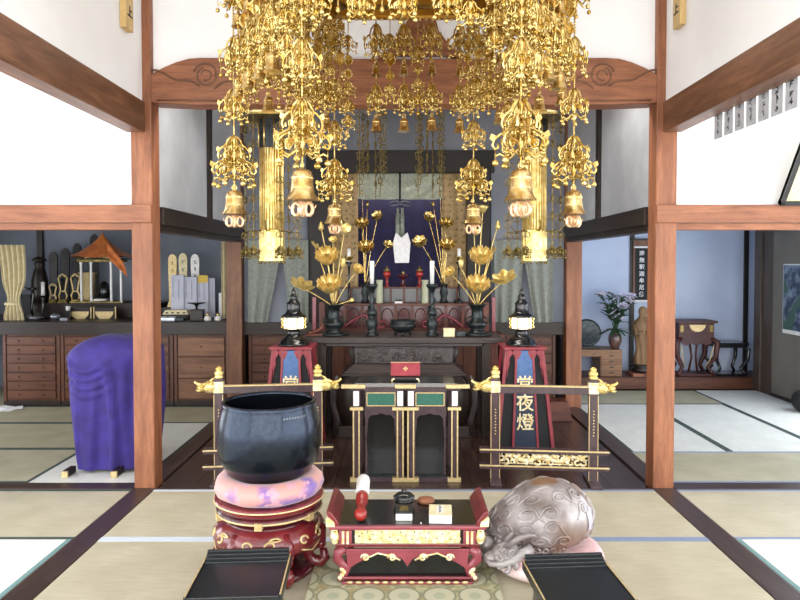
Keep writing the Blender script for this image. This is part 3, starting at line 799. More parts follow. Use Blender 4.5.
bs.build('lower_scroll_carving', M['woodfish'], fd)

# ---- two black lecterns at the bottom edge
def lectern(label, u0, u1, vfar, Yfar, rz, depth):
    c = (P(u0, vfar, Yfar) + P(u1, vfar, Yfar))/2; w = abs(P(u1, vfar, Yfar).x - P(u0, vfar, Yfar).x)/2
    t = thing('sutra_lectern', label, 'lectern', (c.x, c.y, 0), rz)
    h = c.z
    # top board, stepped ledge at the far edge
    tb = MB(); tb.box((-w, -depth, h-.055), (w, -.055, h-.035)); o = tb.build('top_board', M['deskblack'], t, .003)
    ld = MB()
    for k, (y0, y1, zz) in enumerate(((-.072,-.054,h-.028),(-.055,-.036,h-.018),(-.037,-.018,h-.009),(-.019,0,h))):
        ld.box((-w, y0, h-.055), (w, y1, zz))
    ld.build('stepped_ledge', M['deskblack'], t, .002)
    for s in (-1, 1):
        a, b_ = sorted((s*w, s*(w+.012)))
        MB().box((a, -depth, h-.066), (b_, -.002, h-.030)).build('edge_rail', M['deskblack'], t, .002)
        MB().box((a+.002, -depth+.002, h-.030), (b_-.004, -.004, h-.0275)).build('gold_edge_line', M['gold_paint'], t)
        a, b_ = sorted((s*(w-.05), s*(w-.03)))
        MB().prism([(-depth+.03,.03),(-.03,.03),(-.07,h*.5),(-.04,h-.055),(-depth+.04,h-.055),(-depth+.07,h*.5)], .018, Matrix.Translation((s*(w-.03),0,0)) @ Matrix.Rotation(PI/2, 4, 'Z')).build('side_panel', M['black'], t, .002)
        MB().box((s*(w-.03)-.02,-depth+.01,0),(s*(w-.03)+.02,-.01,.03)).build('foot', M['black'], t, .003)
    MB().box((-w+.03, -depth*.5-.01, .06), (w-.03, -depth*.5+.01, .12)).build('stretcher', M['black'], t)
    cr = MB()
    for k in range(9): cr.cbox((-w+.045+.014*k, -.085, h-.0348), (.008,.004,.0004), rz=.4*k)
    cr.build('faint_writing', M['inkgrey'], t)
    return t
lectern('black lacquered lectern in front of the red gong stand, at the bottom edge', 209, 289, 548, 2.86, R(3.5), .36)
lectern('black lacquered lectern in front of the wooden fish drum, at the bottom edge', 524, 602, 553, 2.86, R(4), .36)
# ================================================================== SANCTUARY FURNITURE
# ---- front offering table with green panels (two bays)
ty = 4.62; TW = .388; TH = .704; TD = .19
ftc = P(405, 482, ty)
ft = thing('offering_table', 'dark brown lacquered table with gold edging and two green panels, behind the low red desk', 'table', (P(405.5, 430, ty).x, ty+TD, 0))
MB().box((-TW-.06,-TD,TH-.030),(TW+.06,TD,TH-.02)).box((-TW-.005,-TD+.005,TH-.045),(TW+.005,TD-.005,TH-.030)).build('top_board', M['brownlac'], ft, .003)
MB().frustum((0,0,TH-.02),(2*TW+.10,2*TD-.02),(0,0,TH),(2*TW-.06,2*TD-.08)).build('top_slope', M['black'], ft)
g = MB()
for a, b_ in ((-TW-.04,-TW+.10),(-.075,.075),(TW-.10,TW+.04)): g.box((a,-TD-.006,TH-.03),(b_,-TD+.03,TH-.004))
for k in (0,):
    MB().box((-TW-.072,-TD-.006,TH-.03),(-TW+.10,-TD+.03,TH-.004)).build('corner_fitting', M['gold_paint'], ft, .002)
    MB().box((-.075,-TD-.006,TH-.03),(.075,-TD+.03,TH-.004)).build('centre_fitting', M['gold_paint'], ft, .002)
    MB().box((TW-.10,-TD-.006,TH-.03),(TW+.072,-TD+.03,TH-.004)).build('corner_fitting', M['gold_paint'], ft, .002)
zl = TH-.205
for s in (-1, 1):
    cx_ = s*.176
    fr = MB().box((cx_-.115,-TD+.012,zl+.03),(cx_+.115,-TD+.03,TH-.045)).build('frieze_board', M['brownlac'], ft)
    gp = MB().box((cx_-.095,-TD+.008,zl+.055),(cx_+.095,-TD+.014,TH-.07)).build('green_panel', M['green'], ft)
    e = MB(); x0, x1, z0, z1 = cx_-.101, cx_+.101, zl+.049, TH-.064
    e.box((x0,-TD+.005,z0-.003),(x1,-TD+.012,z0+.003)).box((x0,-TD+.005,z1-.003),(x1,-TD+.012,z1+.003)).box((x0-.003,-TD+.005,z0),(x0+.003,-TD+.012,z1)).box((x1-.003,-TD+.005,z0),(x1+.003,-TD+.012,z1))
    e.build('gold_border', M['gold_paint'], gp)
    # arched opening apron
    pl = [(cx_-.118, zl+.03)] + [(cx_-.118, zl-.02), (cx_-.108, zl-.07)]
    K = 16
    for k in range(K+1):
        x = cx_-.098 + .196*k/K; t = abs(x-cx_)/.105
        pl.append((x, zl-.005 - .045*t**3 - .012*abs(math.sin(t*PI*1.5))))
    pl += [(cx_+.108, zl-.07), (cx_+.118, zl-.02), (cx_+.118, zl+.03)]
    MB().prism(pl, .02, Matrix.Translation((0,-TD+.02,0))).build('arched_apron', M['brownlac'], ft)
    for s2 in (-1, 1):
        pl = [(cx_+s2*.113,.05),(cx_+s2*.102,.05),(cx_+s2*.098,.18),(cx_+s2*.104,.30),(cx_+s2*.094,.44),(cx_+s2*.104,zl-.02),(cx_+s2*.113,zl)]
        if s2 > 0: pl = pl[::-1]
        MB().prism(pl, .018, Matrix.Translation((0,-TD+.02,0))).build('side_batten', M['brownlac'], ft)
    # back of each bay: black sheet standing in for the dark of the open bay
    MB().box((cx_-.125,TD-.02,.03),(cx_+.125,TD-.01,TH-.1)).build('rear_panel', M['black'], ft)
    MB().box((cx_-.12,-TD+.03,.02),(cx_+.12,TD-.02,.05)).build('bottom_shelf', M['black'], ft)
for x in (-TW+.035, -.038, .038, TW-.035):
    for sy in (-1, 1):
        L = MB().box((x-.026, min(sy*TD, sy*(TD-.035)), .0),(x+.026, max(sy*TD, sy*(TD-.035)), TH-.045)).build('leg', M['brownlac'], ft, .003)
        if sy < 0:
            for dx_ in (-.020, .020): MB().box((x+dx_-.005,-TD-.003,.02),(x+dx_+.005,-TD+.002,zl+.02)).build('gold_line', M['gold_paint'], L)
            MB().box((x-.020,-TD-.004,zl+.05),(x+.020,-TD+.002,TH-.05)).build('white_tablet', M['white'], L)
for x0, x1 in ((-TW,-TW+.075),(-.085,.085),(TW-.075,TW)):
    MB().box((x0-.01,-TD-.010,zl+.018),(x1+.01,-TD+.02,zl+.040)).build('gold_capital', M['gold_paint'], ft, .002)
    MB().box((x0-.01,-TD-.010,0),(x1+.01,-TD+.03,.028)).build('gold_foot', M['gold_paint'], ft, .002)
MB().box((-TW+.07,-TD,.0),(TW-.07,-TD+.03,.022)).build('bottom_rail', M['brownlac'], ft)
# red box on a stand on that table
bx = thing('red_book_box', 'small red sutra book with gold diamond, propped on the green panelled table', 'book', (P(405.5,370,ty+.1).x, ty+.16, TH+.0005))
MB().box((-.105,-.05,.012),(.105,.05,.030)).build('stand_board', M['black'], bx, .002)
for s in (-1, 1):
    MB().tube([(s*.08,-.052,.02),(s*.098,-.056,.014),(s*.095,-.056,.004),(s*.105,-.056,.0045)], .006, 6).build('gold_foot', M['gold_pale'], bx)
    MB().tube([(s*.08,.048,.02),(s*.098,.048,.014),(s*.095,.048,.004)], .006, 6).build('gold_foot', M['gold_pale'], bx)
bk = MB(); bk.box((-.108,-.012,-.052),(.108,.012,.052), 0, Matrix.Translation((0,-.005,.083)) @ Matrix.Rotation(R(-24), 4, 'X'))
bo = bk.build('book_cover', M['redpaint'], bx, .002)
dm = MB(); Mx = Matrix.Translation((0,-.005,.083)) @ Matrix.Rotation(R(-24), 4, 'X')
for (cx_, cz) in ((0,.010),(0,-.010),(.010,0),(-.010,0)):
    dm.prism([(cx_-.0085,cz),(cx_,cz-.0085),(cx_+.0085,cz),(cx_,cz+.0085)], .002, Mx @ Matrix.Translation((0,-.0135,0)))
dm.box((-.108,-.0135,.046),(.108,-.012,.050), 0, Mx); 
dm.build('diamond_crest', M['gold_paint'], bo)

# ---- low railings with dragon heads
def dragon_head(mb, M_, s):
    mb.ball((s*.045,0,0), .028, n=12, m=7, sc=(1.5,.8,.95), M=None) if False else None
    q = MB()
    q.ball((s*.035,0,0), .034, n=12, m=7, sc=(1.3,.85,1.0))
    q.ball((s*.078,0,-.002), .023, n=10, m=6, sc=(1.3,.8,.8))
    q.tube([(s*.07,0,.008),(s*.10,0,.016),(s*.118,0,.028),(s*.112,0,.034)], [.012,.009,.006,.003], 6)
    q.tube([(s*.07,0,-.012),(s*.098,0,-.020),(s*.112,0,-.014)], [.010,.007,.003], 6)
    for k in range(5):
        a = R(60+40*k); q.tube([(s*(.03-.012*k*.5), .012, .018*math.sin(a)),(s*(.02-.016), .022, .035*math.sin(a)),(s*(.036-.02), .022, .044*math.sin(a)+.004)], [.009,.007,.002], 6)
    for k in range(6):
        q.tube([(s*(.02+.012*k), -.018, .014*math.cos(k*1.9)),(s*(.028+.012*k), -.026, .018*math.cos(k*1.9)+.006),(s*(.036+.012*k), -.019, .012*math.cos(k*1.9))], [.007,.008,.004], 6)
    q.tube([(s*.045,.0,.02),(s*.025,0,.042),(s*.005,0,.05)], [.008,.006,.003], 6)
    return mb.merge(q, M_)
def railing(label, p0, p1, carved):
    d = p1 - p0; L = d.length; rz = math.atan2(d.y, d.x)
    t = thing('altar_railing', label, 'railing', ((p0.x+p1.x)/2, (p0.y+p1.y)/2, .0), rz, None)
    h = L/2; pw = .032; dz = -.03
    for s in (-1, 1):
        p = MB().box((s*h-pw,-.025,0),(s*h+pw,.025,.745)).build('post', M['brownlac'], t, .003)
        for dx_ in (-.031, .031): MB().box((s*h+dx_-.0022,-.028,.01),(s*h+dx_+.0022,-.024,.63)).build('gold_line', M['gold_paint'], p)
        MB().box((s*h-pw-.008,-.16,0),(s*h+pw+.008,.16,.02)).build('foot', M['brownlac'], t, .003)
        MB().lathe([(.0001,0),(.030,0),(.033,.010),(.026,.016),(.028,.024),(.034,.038),(.028,.050),(.018,.055),(.022,.060),(.023,.070),(.015,.080),(.0001,.088)], (s*h,0,.745), 18).build('finial', M['gold_leaf'], t)
        MB().box((s*h-pw-.003,-.028,.64),(s*h+pw+.003,.028,.722)).build('white_sleeve', M['gold_pale'], t, .004)
        q = MB(); dragon_head(q, Matrix.Translation((s*(h+.012), -.0, .682)) @ Matrix.Scale(1.35, 4), s); q.build('dragon_head', M['gold_leaf'], t)
        w = MB()
        for k in range(9): w.cbox((s*h+.002*(k%2), -.0275, .52-.022*k), (.009,.003,.007), ry=k*.5)
        w.build('post_writing', M['gold_paint'], p)
    tr = MB().box((-h+pw,-.018,.635),(h-pw,.018,.685)).build('top_rail', M['brownlac'], t, .002)
    MB().box((-h+pw,-.020,.6855),(h-pw,.020,.693)).build('gold_cap', M['gold_paint'], tr)
    for z in (.09, .205):
        r_ = MB().box((-h-.11,-.033,z),(h+.11,-.0255,z+.030)).box((-h-.11,.0255,z),(h+.11,.033,z+.030)).build('lower_rail', M['brownlac'], t)
        MB().box((-h-.112,-.036,z+.019),(h+.112,-.033,z+.030)).build('gold_cap', M['gold_paint'], r_)
    if carved:
        q = MB(); n = 70
        q.tube([(-h+.06+(2*h-.12)*k/n, .006*math.sin(k), .165+.020*math.sin(k/n*PI*5.2)) for k in range(n+1)], [.009+.011*math.sin(PI*min(1, k/n*1.15)) for k in range(n+1)], 7)
        rr = random.Random(5)
        for k in range(40):
            x = -h+.045+(2*h-.09)*k/39; z = .165+.030*math.sin(k*2.1)
            a0 = rr.random()*6; sz = .018+.010*rr.random()
            q.tube([(x+sz*math.cos(a0+i*.75)*(1-i*.09), -.008*(k%2)+.002, z+sz*math.sin(a0+i*.75)*(1-i*.09)) for i in range(8)], [.010,.010,.009,.009,.008,.007,.006,.003], 6)
        for zz in (.125,.203): q.tube([(-h+.034,0,zz),(h-.034,0,zz)], .006, 5)
        q.build('carved_dragon_panel', M['gold_pale'], t)
    return t
railing('low dark railing with gold dragon heads, behind the black bowl gong', P(219.5, 470, 4.64)*1, P(318, 470, 4.72)*1, True)
railing('low dark railing with gold dragon heads and carved gold panel, behind the fish drum', P(495, 470, 4.66)*1, P(592.5, 470, 4.60)*1, True)

# ---- tall red lamp stands with lanterns
def lampstand(label, llabel, u, rz=0, leftside=True):
    Y = 5.42; p = P(u, 400, Y); t = thing('lamp_stand', label, 'lamp stand', (p.x, Y+.15, .0), rz)
    H = .868; wt, wb = .15, .235     # half widths top / bottom
    def wz(z): return wb + (wt-wb)*min(1, (z/(H*.98)))**.8
    MB().box((-wt-.03,-wt-.02,H-.022),(wt+.03,wt+.02,H)).build('top_board', M['redpaint'], t, .004)
    # four splayed corner legs, and inner pair of rails framing the centre board
    for sx in (-1, 1):
        for sy in (-1, 1):
            MB().frustum((sx*wb,sy*wb*.8,0),(.028,.028),(sx*wt,sy*wt*.85,H-.02),(.028,.028)).build('leg', M['redpaint'], t, .002)
        MB().frustum((sx*.105,-wb*.86,0),(.020,.020),(sx*.068,-wt*.95,H-.02),(.018,.02)).build('inner_leg', M['redpaint'], t, .002)
    # dark backing board
    mb = MB(); mb.add([(-wb+.015,-wb*.78,.02),(wb-.015,-wb*.78,.02),(wt-.01,-wt*.80,H-.02),(-wt+.01,-wt*.80,H-.02),(-wb+.015,-wb*.70,.02),(wb-.015,-wb*.70,.02),(wt-.01,-wt*.72,H-.02),(-wt+.01,-wt*.72,H-.02)], [(0,1,2,3),(7,6,5,4),(1,5,6,2),(4,0,3,7),(3,2,6,7),(0,4,5,1)])
    mb.build('dark_board', M['blackmatt'], t)
    a = math.atan2(wb*.86-wt*.95, H)
    z0, z1 = .02, H-.03
    def fy(z): return -(wb*.86 + (wt*.95-wb*.86)*z/H) - .002
    def fx(z): return .092 + (.060-.092)*z/H
    zm = H*.66
    mb = MB(); mb.add([(-fx(z0),fy(z0),z0),(fx(z0),fy(z0),z0),(fx(zm),fy(zm),zm),(-fx(zm),fy(zm),zm)] + [(-fx(z0),fy(z0)+.01,z0),(fx(z0),fy(z0)+.01,z0),(fx(zm),fy(zm)+.01,zm),(-fx(zm),fy(zm)+.01,zm)], [(0,1,2,3),(7,6,5,4),(1,5,6,2),(4,0,3,7),(0,4,5,1)])
    bd = mb.build('name_board', M['navy'], t)
    mb = MB(); mb.add([(-fx(zm),fy(zm),zm),(fx(zm),fy(zm),zm),(fx(z1),fy(z1),z1),(-fx(z1),fy(z1),z1)] + [(-fx(zm),fy(zm)+.01,zm),(fx(zm),fy(zm)+.01,zm),(fx(z1),fy(z1)+.01,z1),(-fx(z1),fy(z1)+.01,z1)], [(0,1,2,3),(7,6,5,4),(1,5,6,2),(4,0,3,7),(3,2,6,7)])
    mb.build('upper_board', M['blue'], t)
    for i, (ch, z) in enumerate((('常', .548), ('夜', .395), ('燈', .235))):
        tm = text_mesh(ch, .150, .002, bold=.0015); q = MB()
        q.merge(tm, Matrix.Translation((0, fy(z)-.004, z)) @ Matrix.Rotation(-a, 4, 'X'))
        q.build('gold_character', M['gold_pale'], bd)
    # cusped bracket fringes down from the top
    for x, w_, s in ((-wt, .045, 1), (wt, .045, -1), (-.068, .036, 1), (.068, .036, -1), (-.068, .03, -1), (.068, .03, 1)):
        K = 10; pl = [(x, H-.02)]
        for k in range(K+1):
            f_ = k/K; pl.append((x + s*w_*(1-f_)**1.3*(1+.25*math.sin(f_*5*PI)), H-.03-.24*f_))
        pl.append((x, H-.28))
        if s > 0: pl = pl[::-1]
        MB().prism(pl, .012, Matrix.Translation((0,-wt*.97,0))).build('cusped_bracket', M['redpaint'], t)
    MB().box((-wb*.9,-wb*.7,.05),(wb*.9,wb*.7,.075)).build('low_shelf', M['redpaint'], t)
    # lantern
    l = thing('lantern', llabel, 'lantern', (p.x, Y+.15, H+.0005), rz)
    MB().lathe([(.0001,0),(.135,0),(.138,.012),(.120,.020),(.115,.045),(.088,.06),(.060,.085),(.050,.12),(.055,.128),(.075,.132),(.08,.142),(.0001,.142)], n=28).build('base', M['black'], l)
    MB().lathe([(.0001,.142),(.082,.142),(.086,.165),(.086,.215),(.082,.238),(.0001,.238)], n=12).build('glowing_shade', M['lampglow'], l)
    g = MB()
    for k in range(6):
        a_ = 2*PI*k/6 + R(0)
        g = MB(); g.tube([(.088*math.cos(a_),.088*math.sin(a_),.14),(.108*math.cos(a_),.108*math.sin(a_),.155),(.095*math.cos(a_),.095*math.sin(a_),.17),(.104*math.cos(a_),.104*math.sin(a_),.19),(.095*math.cos(a_),.095*math.sin(a_),.21),(.108*math.cos(a_),.108*math.sin(a_),.225),(.088*math.cos(a_),.088*math.sin(a_),.240)], .006, 6); g.build('gold_bracket', M['gold'], l)
    MB().lathe([(.0001,.238),(.095,.238),(.110,.245),(.10,.255),(.075,.27),(.062,.29),(.055,.33),(.060,.36),(.045,.375),(.030,.395),(.034,.41),(.026,.43),(.016,.445),(.020,.455),(.012,.475),(.0001,.50)], n=12).build('roof', M['black'], l)
    return t
lampstand('red framed lamp stand with blue panel, behind the railing and black bowl gong', 'black and gold lantern with lit white shade on the stand behind the black bowl gong', 291)
lampstand('red framed lamp stand with gold characters fully seen on its navy board', 'black lantern with lit white shade on the stand showing three gold characters', 524.5, R(0))

# ---- long dark altar table
ay = 5.78
at_ = thing('altar_table', 'long dark timber altar table carrying candlesticks, vases and incense burner', 'table', (P(404,340,ay).x, ay+.28, 0))
AW = P(503,340,ay).x
zt3 = P(404, 337.5, ay).z
MB().box((-AW,-.28,zt3-.055),(AW,.28,zt3)).build('top_board', M['tabletop'], at_, .006)
MB().box((-AW+.16,-.25,zt3-.085),(AW-.16,.25,zt3-.055)).build('moulding', M['tabletop'], at_, .004)
cw = .43
MB().frustum((0,0,zt3-.245),(2*cw+.02,.42),(0,0,zt3-.085),(2*cw+.02,.42)).build('carved_core', M['stoneg'], at_)
cp = MB(); rr = random.Random(9)
for k in range(46):
    x = -cw+.03+(2*cw-.06)*rr.random(); z = zt3-.165+.05*(rr.random()*2-1); sz = .022+.016*rr.random(); a0 = rr.random()*6
    cp.tube([(x+sz*math.cos(a0+i*.8)*(1-i*.09), -.215, z+sz*math.sin(a0+i*.8)*(1-i*.09)) for i in range(8)], [.010,.010,.009,.008,.008,.006,.005,.003], 5)
for zz in (zt3-.235, zt3-.10): cp.tube([(-cw,-.216,zz),(cw,-.216,zz)], .009, 6)
cp.build('carved_frieze', M['stoneg'], at_)
for s in (-1, 1):
    MB().tube([(s*(cw+.01),0,zt3-.25),(s*(cw+.03),0,zt3-.165),(s*(cw+.01),0,zt3-.085)], [.05,.055,.05], 8).build('end_scroll', M['stoneg'], at_)
MB().frustum((0,0,zt3-.33),(2*(cw+.12),.50),(0,0,zt3-.245),(2*(cw+.02),.42)).build('sloped_moulding', M['tabletop'], at_, .006)
MB().box((-(cw+.13),-.26,zt3-.352),((cw+.13),.26,zt3-.33)).build('ledge', M['tabletop'], at_, .005)
# bulging body below
bb_ = MB(); K = 14
def bulge(u, v):
    a = 2*PI*u; z = .10 + (zt3-.352-.10)*v
    q = .56 + .055*math.sin(PI*v)**.8
    x = q*max(-1, min(1, 1.35*math.cos(a))); y = .24*max(-1, min(1, 1.35*math.sin(a)))*(1+.1*math.sin(PI*v))
    return (x, y, z)
bb_.surf(bulge, 40, 12); bb_.build('bulging_body', M['dark'+'X'], at_)
MB().box((-.62,-.27,0),(.62,.27,.10)).build('plinth', M['tabletop'], at_, .006)
for s in (-1, 1):
    MB().tube([(s*.60,-.235,zt3-.35),(s*.635,-.25,zt3-.45),(s*.64,-.25,.30),(s*.60,-.25,.16),(s*.62,-.26,.02)], [.03,.03,.028,.028,.032], 8).build('curved_leg', M['tabletop'], at_)
    for sy in (-1, 1):
        MB().box((s*(AW-.15)-.035, sy*.22-.03, 0),(s*(AW-.15)+.035, sy*.22+.03, zt3-.055)).build('leg', M['dark'+'Z'], at_, .004)
z3 = zt3 + .0006
def onalt(u, Y): return P(u, 330, Y).x
# bronze flower vases with gilt lotus
def petal(mb, Mx, L, W, curl, thick=.0015, cup=.25):
    def fn(u, v):
        s_ = (u-.5)*2; w = W*math.sin(PI*min(1, .12+v*.76))**.7
        return (s_*w, L*v, curl*v*v*L + cup*W*s_*s_*(.3+v))
    mb.surf(fn, 4, 7, 0, Mx, thick)
def lotus(r, n=11, open_=.7, layers=2):
    """gilt lotus bloom, facing +Z, radius r"""
    q = MB()
    for l in range(2):
        nn = (n-2, 6)[l]; el = R((30, 62)[l] if open_ > .5 else (62, 72)[l])
        for k in range(nn):
            Mx = Matrix.Rotation(2*PI*(k+.5*l)/nn, 4, 'Z') @ Matrix.Translation((0, r*.12, 0)) @ Matrix.Rotation(el, 4, 'X')
            petal(q, Mx, r*(.95, .55)[l], r*(.25, .18)[l], .30, cup=.7)
    q.ball((0,0,r*.14), r*.24, n=12, m=6, sc=(1,1,.6))
    return q
def lotusleaf(r):
    q = MB()
    def fn(u, v):
        a = 2*PI*u; rad = r*v*(1+.10*math.sin(a*7)*v)
        return (rad*math.cos(a), rad*math.sin(a)*.85, .30*r*v*v + .10*r*math.sin(a*7)*v*v)
    q.surf(fn, 35, 6, 0, None, .002)
    return q
def bud(r):
    return MB().lathe([(.0001,-r*1.2),(r*.5,-r),(r*.8,-r*.4),(r*.75,r*.3),(r*.4,r*1.2),(.0001,r*1.9)], n=8, wob=lambda a,z: 1+.12*math.cos(4*a))
def seedpod(r):
    return MB().lathe([(.0001,-r*.9),(r*.35,-r*.8),(r*.8,-r*.1),(r,.25*r),(r*.95,.4*r),(r*.5,.55*r),(.0001,.6*r)], n=14)
def stemto(q, p0, p1, r=.005, bow=.0):
    p0, p1 = Vector(p0), Vector(p1); mid = (p0+p1)/2 + Vector((bow, 0, -abs(bow)*.3))
    pts = []
    for k in range(11):
        t = k/10; pts.append(p0*(1-t)**2 + mid*2*t*(1-t) + p1*t*t)
    q.tube(pts, r, 6)
def arrangement(name, label, loc, items, gmat=M['gold_leaf'], sr=.005):
    t = thing(name, label, 'flower arrangement', loc)
    for kind, dx_, dy_, dz_, r, tilt, az in items:
        p1 = Vector((dx_, dy_, dz_)); q = MB(); stemto(q, (dx_*.06, dy_*.1, .0), p1, sr, dx_*-.18)
        so_ = q.build('stem', gmat, t)
        Mx = Matrix.Translation(p1) @ Matrix.Rotation(az, 4, 'Z') @ Matrix.Rotation(tilt, 4, 'X')
        h = {'lotus': lambda: lotus(r), 'bud': lambda: bud(r), 'leaf': lambda: lotusleaf(r), 'pod': lambda: seedpod(r), 'half': lambda: lotus(r, 8, .3, 2)}[kind]()
        q = MB().merge(h, Mx)
        q.build({'lotus':'lotus_flower','bud':'lotus_bud','leaf':'lotus_leaf','pod':'seed_pod','half':'half_open_lotus'}[kind], gmat, so_)
    return t
def vase(label, x, y):
    t = thing('bronze_vase', label, 'vase', (x, y, z3))
    MB().lathe([(.0001,.0),(.135,0),(.14,.015),(.10,.022),(.0001,.022)], n=8).build('base_plate', M['bronze'], t)
    MB().lathe([(.0001,.022),(.085,.022),(.075,.04),(.060,.05),(.058,.06),(.085,.085),(.092,.105),(.080,.125),(.058,.14),(.053,.17),(.050,.21),(.055,.25),(.075,.27),(.088,.28),(.09,.288),(.075,.286),(.045,.26),(.0001,.25)], n=28).build('vase_body', M['bronze'], t)
    for s in (-1, 1):
        MB().tube([(s*.078,0,.105),(s*.105,0,.125),(s*.10,0,.15),(s*.056,0,.17)], .008, 6).build('handle', M['bronze'], t)
    return z3+.27
def px(u, v, Y, base):     # offset of picture point from arrangement base
    return P(u, v, Y) - Vector(base)
Yv = 5.98
xl, xr = onalt(334, Yv), onalt(477, Yv)
zv = vase('dark bronze vase of gilt lotus flowers on the left half of the altar table', xl, Yv)
vase('dark bronze vase of gilt lotus flowers on the right half of the altar table', xr, Yv)
def items(base, lst):
    out = []
    for kind, u, v, dY, r, tilt, az in lst:
        o = px(u, v, base[1]+dY, base); out.append((kind, o.x, o.y, o.z, r, R(tilt), R(az)))
    return out
bl = (xl, Yv, zv)
arrangement('gilt_lotus_arrangement', 'gilt metal lotus blooms, buds and leaves rising from the left bronze vase', bl, items(bl, [
    ('lotus', 330, 292, -.08, .15, 38, 0), ('lotus', 328, 263, -.05, .145, 42, 0), ('leaf', 301, 287, -.02, .12, 35, 50),
    ('bud', 321, 227, 0, .030, 0, 0), ('leaf', 315, 247, .02, .07, 40, 80), ('half', 343, 267, -.05, .075, 5, 0),
    ('lotus', 356, 272, .03, .075, 50, 40), ('leaf', 333, 240, .05, .04, 55, 0), ('leaf', 345, 228, .05, .055, 80, 20), ('pod', 352, 300, .05, .02, 70, 0)]))
br = (xr, Yv, zv)
arrangement('gilt_lotus_arrangement', 'gilt metal lotus blooms, seed pod and leaves rising from the right bronze vase', br, items(br, [
    ('lotus', 477, 292, -.08, .15, 38, 0), ('lotus', 480, 263, -.05, .145, 42, 0), ('leaf', 505, 280, -.02, .12, 40, -40),
    ('pod', 483, 208, 0, .052, 5, 0), ('bud', 498, 226, 0, .030, 8, 0), ('leaf', 492, 254, .0, .075, 50, -70),
    ('half', 461, 268, -.03, .075, 8, 0), ('lotus', 452, 275, .03, .075, 50, -40), ('leaf', 474, 232, .03, .05, 60, 30)]))
# candlesticks and candles
def candlestick(label, cl, u, v0, v1, w=.022):
    x = onalt(u, 5.93); t = thing('candlestick', label, 'candlestick', (x, 5.93, z3))
    zt_ = P(u, v1, 5.93).z - z3
    k = zt_/.44
    prof = [(.0001,0),(.060,0),(.062,.012),(.045,.022),(.040,.05),(.050,.08),(.052,.11),(.036,.15),(.028,.165),(.040,.18),(.046,.20),(.030,.225),(.022,.25),(.020,.36),(.028,.39),(.048,.415),(.056,.43),(.050,.44),(.0001,.44)]
    MB().lathe([(r, z*k) for r, z in prof], n=22).build('shaft', M['bronze'], t)
    q = MB()
    for i in range(24):
        a = i/24*2*PI*2.5; z = (.06 + .30*i/24)*k; q.ball(((.044-.018*i/24)*math.cos(a), (.044-.018*i/24)*math.sin(a), z), .010, n=6, m=4)
    q.build('dragon_relief', M['bronze'], t)
    h = P(u, v0, 5.93).z - z3 - zt_
    c = solo('candle', MB().lathe([(.0001,0),(w*.85,0),(w,h*.95),(w*.9,h),(.0001,h)], n=18), M['candle'], cl, 'candle', (x, 5.93, z3+zt_+.0005))
candlestick('dark bronze candlestick left of the incense burner', 'white candle on the candlestick left of the incense burner', 372, 261, 284)
candlestick('dark bronze candlestick right of the incense burner', 'white candle on the candlestick right of the incense burner', 432, 261, 284)
t = thing('incense_burner', 'wide dark bronze incense burner bowl in the middle of the altar table', 'incense burner', (onalt(403, 5.95), 5.95, z3))
MB().lathe([(.0001,.03),(.06,.03),(.10,.055),(.125,.09),(.118,.115),(.105,.122),(.115,.135),(.118,.142),(.10,.14),(.085,.12),(.0001,.11)], n=28).build('bowl', M['bronze'], t)
for k in range(3):
    a = R(-90+120*k); MB().tube([(.06*math.cos(a),.06*math.sin(a),.045),(.08*math.cos(a),.08*math.sin(a),.02),(.075*math.cos(a),.075*math.sin(a),.0)], [.018,.014,.012], 7).build('foot', M['bronze'], t)
t = thing('incense_tin', 'small pale yellow box beside the right candlestick on the altar table', 'box', (onalt(449, 5.86), 5.86, z3))
MB().box((-.05,-.03,0),(.05,.03,.06)).build('box_body', M['cream'], t, .003); MB().box((-.052,-.032,.06),(.052,.032,.075)).build('lid', M['cream'], t, .002)
solo('matchbox', MB().box((-.04,-.025,0),(.04,.025,.045)).box((-.05,-.03,0),(-.042,.03,.05)), M['bronze'], 'small dark box between yellow box and right bronze vase', 'box', (onalt(461, 5.88), 5.88, z3), bevel=.003)
t = thing('wooden_rest', 'low dark wooden rest with curled end left of the left vase', 'rest', (onalt(316, 5.92), 5.92, z3))
MB().tube([(-.06,0,.02),(-.02,0,.035),(.03,0,.05),(.06,0,.085),(.045,0,.10)], [.02,.018,.018,.016,.012], 8).build('curled_arm', M['red'+'X'], t)
MB().box((-.08,-.03,0),(.06,.03,.02)).build('foot', M['red'+'X'], t, .003)

# ---- stepped main altar behind, reddish timber
my_ = 6.75
za = P(404, 334, my_).z; zb = P(404, 303, 6.9).z; zc = P(404, 287, 6.98).z
ma = thing('main_altar', 'stepped reddish brown timber altar with balustrade behind the long dark table', 'altar', (0, my_, 0))
MB().box((-.98,0,0),(.98,.34,za)).build('lower_body', M['red'+'X'], ma, .005)
MB().box((-1.04,-.04,za-.03),(1.04,.34,za)).build('ledge', M['red'+'X'], ma, .004)
for s in (-1, 1):
    for k in range(3):
        x = s*(.52+.17*k); MB().box((x-.065,-.012,.12),(x+.065,.0,za-.07)).build('door_panel', M['cab'+'Z'], ma, .004)
